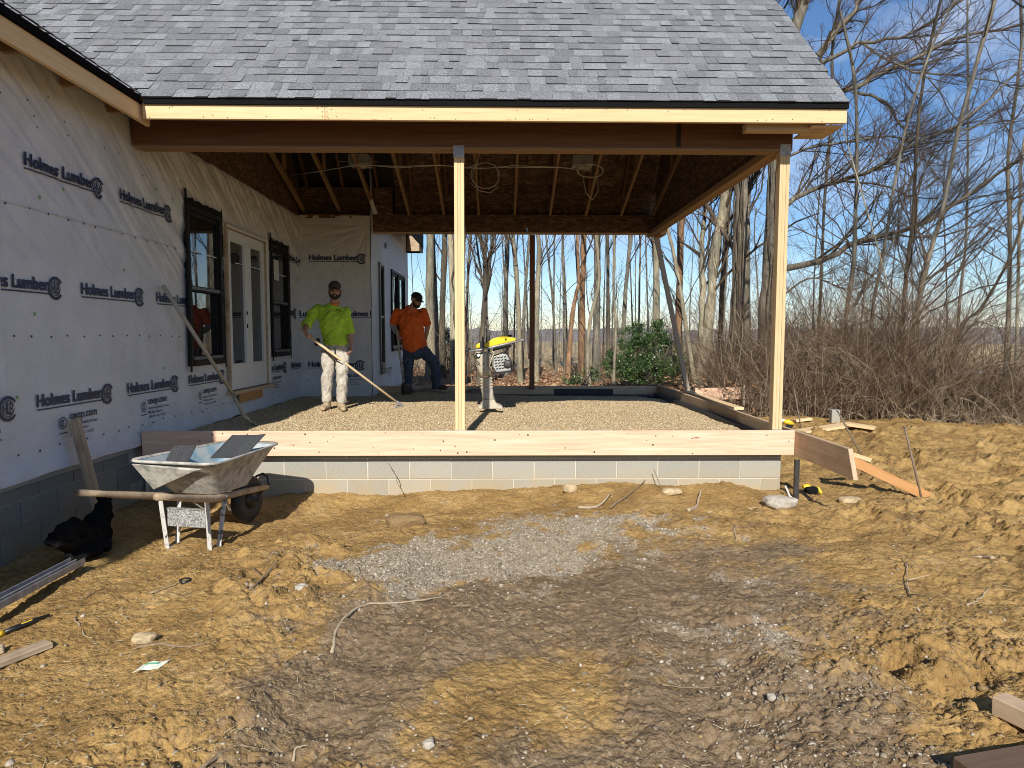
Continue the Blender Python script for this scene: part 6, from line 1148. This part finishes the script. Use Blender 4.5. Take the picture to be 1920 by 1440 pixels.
def head(bm, c, f, s=1.0):
    "head about 0.23 tall; f faces forward (unit)"
    f = Vector(f).normalized(); up0 = Vector((0, 0, 1)); r = f.cross(up0).normalized(); up = r.cross(f); rot = Matrix((r, f, up)).transposed(); c = Vector(c)
    def L_(x, y, z): return c + rot @ Vector((x*s, y*s, z*s))
    ell(bm, L_(0, -.012, .025), (.076*s, .094*s, .092*s), rot); ell(bm, L_(0, .020, -.045), (.060*s, .066*s, .070*s), rot); ell(bm, L_(0, .052, -.088), (.030*s, .026*s, .022*s), rot)
    ell(bm, L_(0, .083, .016), (.050*s, .014*s, .010*s), rot)
    capsule(bm, [L_(0, .086, .008), L_(0, .100, -.022), L_(0, .106, -.034)], [.008*s, .011*s, .012*s], 8); ell(bm, L_(-.013, .092, -.036), (.008*s, .009*s, .007*s), rot); ell(bm, L_(.013, .092, -.036), (.008*s, .009*s, .007*s), rot)
    ell(bm, L_(0, .080, -.060), (.026*s, .012*s, .006*s), rot); ell(bm, L_(0, .078, -.070), (.022*s, .012*s, .007*s), rot)
    for sx in (-1, 1): ell(bm, L_(sx*.078, -.012, -.012), (.010*s, .020*s, .031*s), rot); ell(bm, L_(sx*.042, .052, -.022), (.024*s, .024*s, .02*s), rot)
    return L_, rot
def face_bits(p, L_, rot, s, beard=True):
    bm = bmesh.new()
    for sx in (-1, 1): ell(bm, L_(sx*.031, .0815, .000), (.012*s, .007*s, .006*s), rot)
    me = bpy.data.meshes.new('eyes'); bm.to_mesh(me); bm.free(); link('eyes', me, 'cloth_black', p)
    bm = bmesh.new()
    for sx in (-1, 1): capsule(bm, [L_(sx*.016, .094, .018), L_(sx*.034, .089, .022), L_(sx*.048, .078, .017)], .0045*s, 6)
    me = bpy.data.meshes.new('eyebrows'); bm.to_mesh(me); bm.free(); link('eyebrows', me, 'hair', p)
    if beard:
        bm = bmesh.new(); ell(bm, L_(0, .026, -.072), (.0625*s, .064*s, .048*s), rot); ell(bm, L_(0, .056, -.092), (.036*s, .028*s, .026*s), rot); capsule(bm, [L_(-.030, .076, -.062), L_(-.02, .087, -.049), L_(.02, .087, -.049), L_(.030, .076, -.062)], .008*s, 8)
        for sx in (-1, 1): capsule(bm, [L_(sx*.071, .000, .0), L_(sx*.067, .022, -.045), L_(sx*.055, .038, -.075)], [.010*s, .013*s, .018*s], 8)
        remesh('beard', bm, 'hair', p, .006, 1)
def cap_(p, L_, rot, s, mat_):
    bm = bmesh.new(); ell(bm, L_(0, -.012, .050), (.084*s, .102*s, .080*s), rot)
    for v in list(bm.verts):
        q = rot.inverted() @ (v.co-L_(0, 0, .036))
        if q.z < 0: v.co = v.co - rot @ Vector((0, 0, q.z))
    me = bpy.data.meshes.new('cap'); bm.to_mesh(me); bm.free(); me.polygons.foreach_set('use_smooth', [True]*len(me.polygons)); c = link('cap', me, mat_, p)
    mb = MB(); P = []
    for j in range(5):
        for i in range(9): a = (i-4)/4*1.15; rr = .088+j*.017*(math.cos(a*.9)); P.append(L_(math.sin(a)*.080*(1+.02*j), -.012+rr*math.cos(a)*1.02+.004, .040-.012*a*a-.004*j))
    mb.add(P, [(9*j+i, 9*j+i+1, 9*j+i+10, 9*j+i+9) for j in range(4) for i in range(8)]); b = mb.build('peak', mat_, c, True); sm = b.modifiers.new('t', 'SOLIDIFY'); sm.thickness = .005; return c
def part(name, bm, mat_, p, vox=.009, sm=2, nz_=0): return remesh(name, bm, mat_, p, vox, sm, nz_)

# --- worker in lime green, facing the camera, rake in his right hand
k1 = FPX/9.15
def a(px, py, dy=0): return Vector(((px-938.5)/k1, 9.15+dy, EYE+(637.5-py)/k1))
g0 = float(GH(-2.25, 9.15)); sh_ = Vector((0, 0, 0))
p1 = tag(empty('person', (-2.26, 9.15, g0)), 'worker in a lime green shirt and pale trousers holding a rake', 'person')
pel, waist, chest, neck = a(630, 662, .02), a(629, 640, .02), a(624, 603, .0), a(629, 577, -.01)
shR, shL = a(598, 588, .0), a(650, 592, .03); elR, haR = a(580, 618, -.06), RH0+Vector((-.01, .0, .035)); elL, haL = a(657, 628, .06), a(660, 655, -.02)
hipR, hipL = a(617, 664, .02), a(642, 664, .03); knR, knL = a(616, 706, -.02), a(645, 708, -.08); anR, anL = a(612, 757, .03), a(640, 757, -.02)
hc = a(633, 555.5, -.05); hf = Vector((.22, -1, -.10))
bm = bmesh.new(); L1, rot1 = head(bm, hc, hf, 1.02)
capsule(bm, [neck+Vector((0, .02, -.05)), hc+Vector((-.005, .03, -.08))], [.062, .055], 12)
capsule(bm, [waist, a(627, 620, .01), chest, a(625, 590, .01)], [.13, .145, .155, .10], 16, [.09, .10, .10, .07], (1, 0, 0)); capsule(bm, [shR+Vector((.03, 0, -.03)), chest+Vector((0, 0, .03)), shL+Vector((-.03, 0, -.03))], [.04, .07, .04], 12)
capsule(bm, [shR+Vector((.01, 0, -.02)), elR], [.042, .040], 10); capsule(bm, [elR, elR*.6+haR*.4, haR], [.041, .043, .028], 10); capsule(bm, [shL+Vector((-.01, 0, -.02)), elL], [.042, .040], 10); capsule(bm, [elL, elL*.6+haL*.4, haL], [.041, .042, .027], 10)
capsule(bm, [pel+Vector((0, 0, .03)), pel], [.15, .15], 14, [.10, .105], (1, 0, 0))
for h_, k_, n_ in ((hipR, knR, anR), (hipL, knL, anL)): capsule(bm, [h_, k_], [.078, .052], 10); capsule(bm, [k_, k_*.6+n_*.4, n_], [.052, .052, .036], 10)
hand(bm, haR, rkd*.35+Vector((.25, -.3, -.55)), Vector((.45, .75, .25)), curl=.95, side=1); hand(bm, haL, Vector((.10, -.25, -1)), Vector((-.6, -.2, 0)), curl=.5, side=-1)
part('body', bm, 'skin', p1, .0062, 1); face_bits(p1, L1, rot1, 1.02); cap_(p1, L1, rot1, 1.02, 'cap_brown')
bm = bmesh.new(); capsule(bm, [a(631, 652, .02), waist, a(627, 620, .01), chest, a(626, 588, .01)], [.172, .162, .176, .188, .11], 20, [.125, .122, .132, .130, .085], (1, 0, 0)); capsule(bm, [shR+Vector((.01, 0, -.016)), chest+Vector((0, 0, .075)), shL+Vector((-.01, 0, -.016))], [.060, .085, .060], 12)
capsule(bm, [shR, shR*.5+elR*.5, elR*.95+haR*.05], [.064, .066, .064], 12); capsule(bm, [shL, shL*.5+elL*.5, elL*.92+haL*.08], [.064, .065, .062], 12); part('shirt', bm, 'lime_green', p1, .008, 2, .034)
mb = MB(); nb = neck+Vector((.006, .012, -.022)); lathe(mb, nb, [(.066, 0), (.072, .004), (.070, .020), (.062, .024)], 20, (.02, -.30, 1)); mb.build('collar', 'shirt_trim', p1, True)
mb = MB()
for k, (x0, y0, x1, y1) in enumerate(((638, 590.5, 642.6, 589.6), (641, 589.2, 645, 590.4), (639.2, 592.8, 647, 594.0), (644, 591, 647.5, 591.8))): mb.obox((a(x0, y0, -.150)+a(x1, y1, -.150))/2, (a(x1, y1)-a(x0, y0))/2, (0, .004, 0), (0, 0, .005))
mb.build('chest_print', 'cloth_black', p1)
bm = bmesh.new(); capsule(bm, [a(630, 647, .02), pel, a(630, 672, .02)], [.160, .170, .150], 18, [.115, .122, .115], (1, 0, 0))
for h_, k_, n_ in ((hipR, knR, anR), (hipL, knL, anL)): capsule(bm, [h_, h_*.5+k_*.5, k_, k_*.5+n_*.5, n_+Vector((0, 0, -.01))], [.098, .090, .076, .076, .072], 14)
part('trousers', bm, 'khaki', p1, .009, 2, .030)
mb = MB(); 
for i in range(24): pass
lathe(mb, a(630, 651, .02), [(.150, 0), (.158, .004), (.158, .036), (.150, .04)], 24, (0, 0, 1)); mb.v = [(x, 9.17+(y-9.17)*.74, z) for x, y, z in mb.v]
mb.tube([a(604, 650, -.10), a(612, 660, -.135), a(622, 672, -.14), a(634, 682, -.135), a(646, 690, -.125), a(656, 696, -.05)], .014, 6, True, .006, (0, 1, 0)); mb.tube([a(634, 660, -.135), a(633, 690, -.12), a(632, 705, -.05)], .012, 6, True, .006, (0, 1, 0)); mb.build('harness', 'strap', p1)
MB().obox(a(600, 650, -.08), (.035, 0, .01), (0, .03, 0), (-.01, 0, .045)).build('pouch', 'strap', p1, bevel=.01)
for n_, dx in ((anR, -.02), (anL, .07)):
    bm = bmesh.new(); b0 = Vector((n_.x, n_.y, g0)); capsule(bm, [n_+Vector((0, 0, -.02)), b0+Vector((0, .01, .05))], [.056, .055], 12); capsule(bm, [b0+Vector((-dx*.3, .05, .038)), b0+Vector((dx*.5, -.05, .040)), b0+Vector((dx, -.16, .030))], [.044, .046, .038], 12, [.036, .040, .028], (1, 0, 0)); part('boot', bm, 'boot_tan', p1, .008, 1, .012)

# --- worker in orange, body turned to the right, head bowed, shovel in his right hand
k2 = FPX/11.5
def b(px, py, dy=0): return Vector(((px-938.5)/k2, 11.5+dy, EYE+(637.5-py)/k2))
g2 = EYE+(637.5-741)/k2
p2_ = tag(empty('person', (-1.38, 11.5, g2)), 'worker in an orange shirt and jeans looking down with a shovel', 'person')
pel, waist, chest, neck = b(779, 660, .03), b(775, 642, .02), b(770, 606, .0), b(774, 584, -.02)
shR, shL = b(747, 594, .0), b(794, 592, .05); elR, haR = b(737, 620, .02), SH0+Vector((.0, .03, .05)); elL, haL = b(801, 622, .14), b(795, 648, .16)
hipR, hipL = b(767, 664, .03), b(791, 664, .05); knR, knL = b(765, 700, .0), b(816, 692, -.02); anR, anL = b(762, 735, .03), b(818, 731, .08)
hc = b(783, 573, -.07); hf = Vector((.86, -.55, -.42))
bm = bmesh.new(); L2, rot2 = head(bm, hc, hf, 1.06)
capsule(bm, [neck+Vector((-.02, .02, -.06)), hc+Vector((-.03, .03, -.07))], [.072, .066], 12)
capsule(bm, [waist, b(772, 624, .0), chest, b(771, 594, .01)], [.165, .18, .175, .10], 16, [.125, .125, .115, .075], (1, .2, 0)); capsule(bm, [shR+Vector((.04, 0, -.04)), chest+Vector((0, 0, .03)), shL+Vector((-.04, 0, -.04))], [.04, .08, .04], 12)
capsule(bm, [shR+Vector((.015, 0, -.04)), elR], [.046, .044], 10); capsule(bm, [elR, elR*.6+haR*.4, haR], [.044, .045, .030], 10); capsule(bm, [shL+Vector((-.015, 0, -.04)), elL], [.046, .044], 10); capsule(bm, [elL, haL], [.044, .030], 10)
capsule(bm, [pel+Vector((0, 0, .03)), pel], [.165, .165], 14, [.12, .12], (1, 0, 0))
for h_, k_, n_ in ((hipR, knR, anR), (hipL, knL, anL)): capsule(bm, [h_, k_], [.085, .058], 10); capsule(bm, [k_, n_], [.056, .040], 10)
hand(bm, haR, Vector((.15, -.25, -1)), Vector((.75, -.3, .0)), curl=1.0, side=1); hand(bm, haL, Vector((0, -.1, -1)), Vector((-1, 0, 0)), curl=.6, side=-1)
part('body', bm, 'skin', p2_, .0065, 1); face_bits(p2_, L2, rot2, 1.06); cap_(p2_, L2, rot2, 1.06, 'cap_black')
bm = bmesh.new(); capsule(bm, [b(778, 657, .03), waist, b(772, 624, .0), chest, b(773, 592, .01)], [.210, .212, .216, .205, .115], 20, [.165, .168, .168, .150, .095], (1, .2, 0)); capsule(bm, [shR+Vector((.012, 0, -.03)), chest+Vector((0, 0, .07)), shL+Vector((-.012, 0, -.03))], [.068, .095, .066], 12)
capsule(bm, [shR, elR*.75+shR*.25], [.070, .078], 12); capsule(bm, [shL, elL*.75+shL*.25], [.070, .074], 12); part('shirt', bm, 'orange_cloth', p2_, .009, 2, .038)
bm = bmesh.new(); capsule(bm, [elR*.8+shR*.2, elR, elR*.25+haR*.75], [.056, .056, .042], 12); part('long_sleeve', bm, 'sleeve_grey', p2_, .008, 2, .012)
mb = MB()
for (x0, y0, x1, y1) in ((787, 594, 791, 593.4), (790, 593, 794, 594.4), (787.5, 596.4, 795, 597)): mb.obox((b(x0, y0, -.150)+b(x1, y1, -.135))/2, (b(x1, y1, .015)-b(x0, y0))/2, (0, .004, 0), (0, 0, .005))
mb.build('chest_print', 'cloth_black', p2_)
bm = bmesh.new(); capsule(bm, [b(778, 654, .03), pel, b(778, 670, .03)], [.185, .188, .165], 18, [.14, .14, .13], (1, 0, 0))
for h_, k_, n_ in ((hipR, knR, anR), (hipL, knL, anL)): capsule(bm, [h_, h_*.5+k_*.5, k_, k_*.5+n_*.5, n_+Vector((0, 0, -.01))], [.108, .100, .086, .082, .080], 14)
part('jeans', bm, 'denim', p2_, .009, 2, .032)
for n_, d_ in ((anR, Vector((.3, -1, 0))), (anL, Vector((1, -.35, 0)))):
    d_.normalize(); bm = bmesh.new(); b0 = Vector((n_.x, n_.y, n_.z-.075)); capsule(bm, [n_+Vector((0, 0, -.02)), b0+Vector((0, 0, .05))], [.058, .056], 12); capsule(bm, [b0-d_*.06+Vector((0, 0, .038)), b0+d_*.06+Vector((0, 0, .040)), b0+d_*.17+Vector((0, 0, .030))], [.044, .046, .038], 12); part('boot', bm, 'boot_brown', p2_, .008, 1, .012)
# dark earth heaped at the back of the gravel where he stands
hp = [((-1.55+.28*i, 11.55+.1*math.sin(i*2), .43+.03*math.sin(i*1.7)), (.26, .17, .11)) for i in range(5)]
tag(blobmesh('earth_heap', hp, 'steel_dark' if False else 'root', None, .02, 3, .05), 'low heap of dark earth under the orange-shirted worker at the back of the gravel', 'heap')
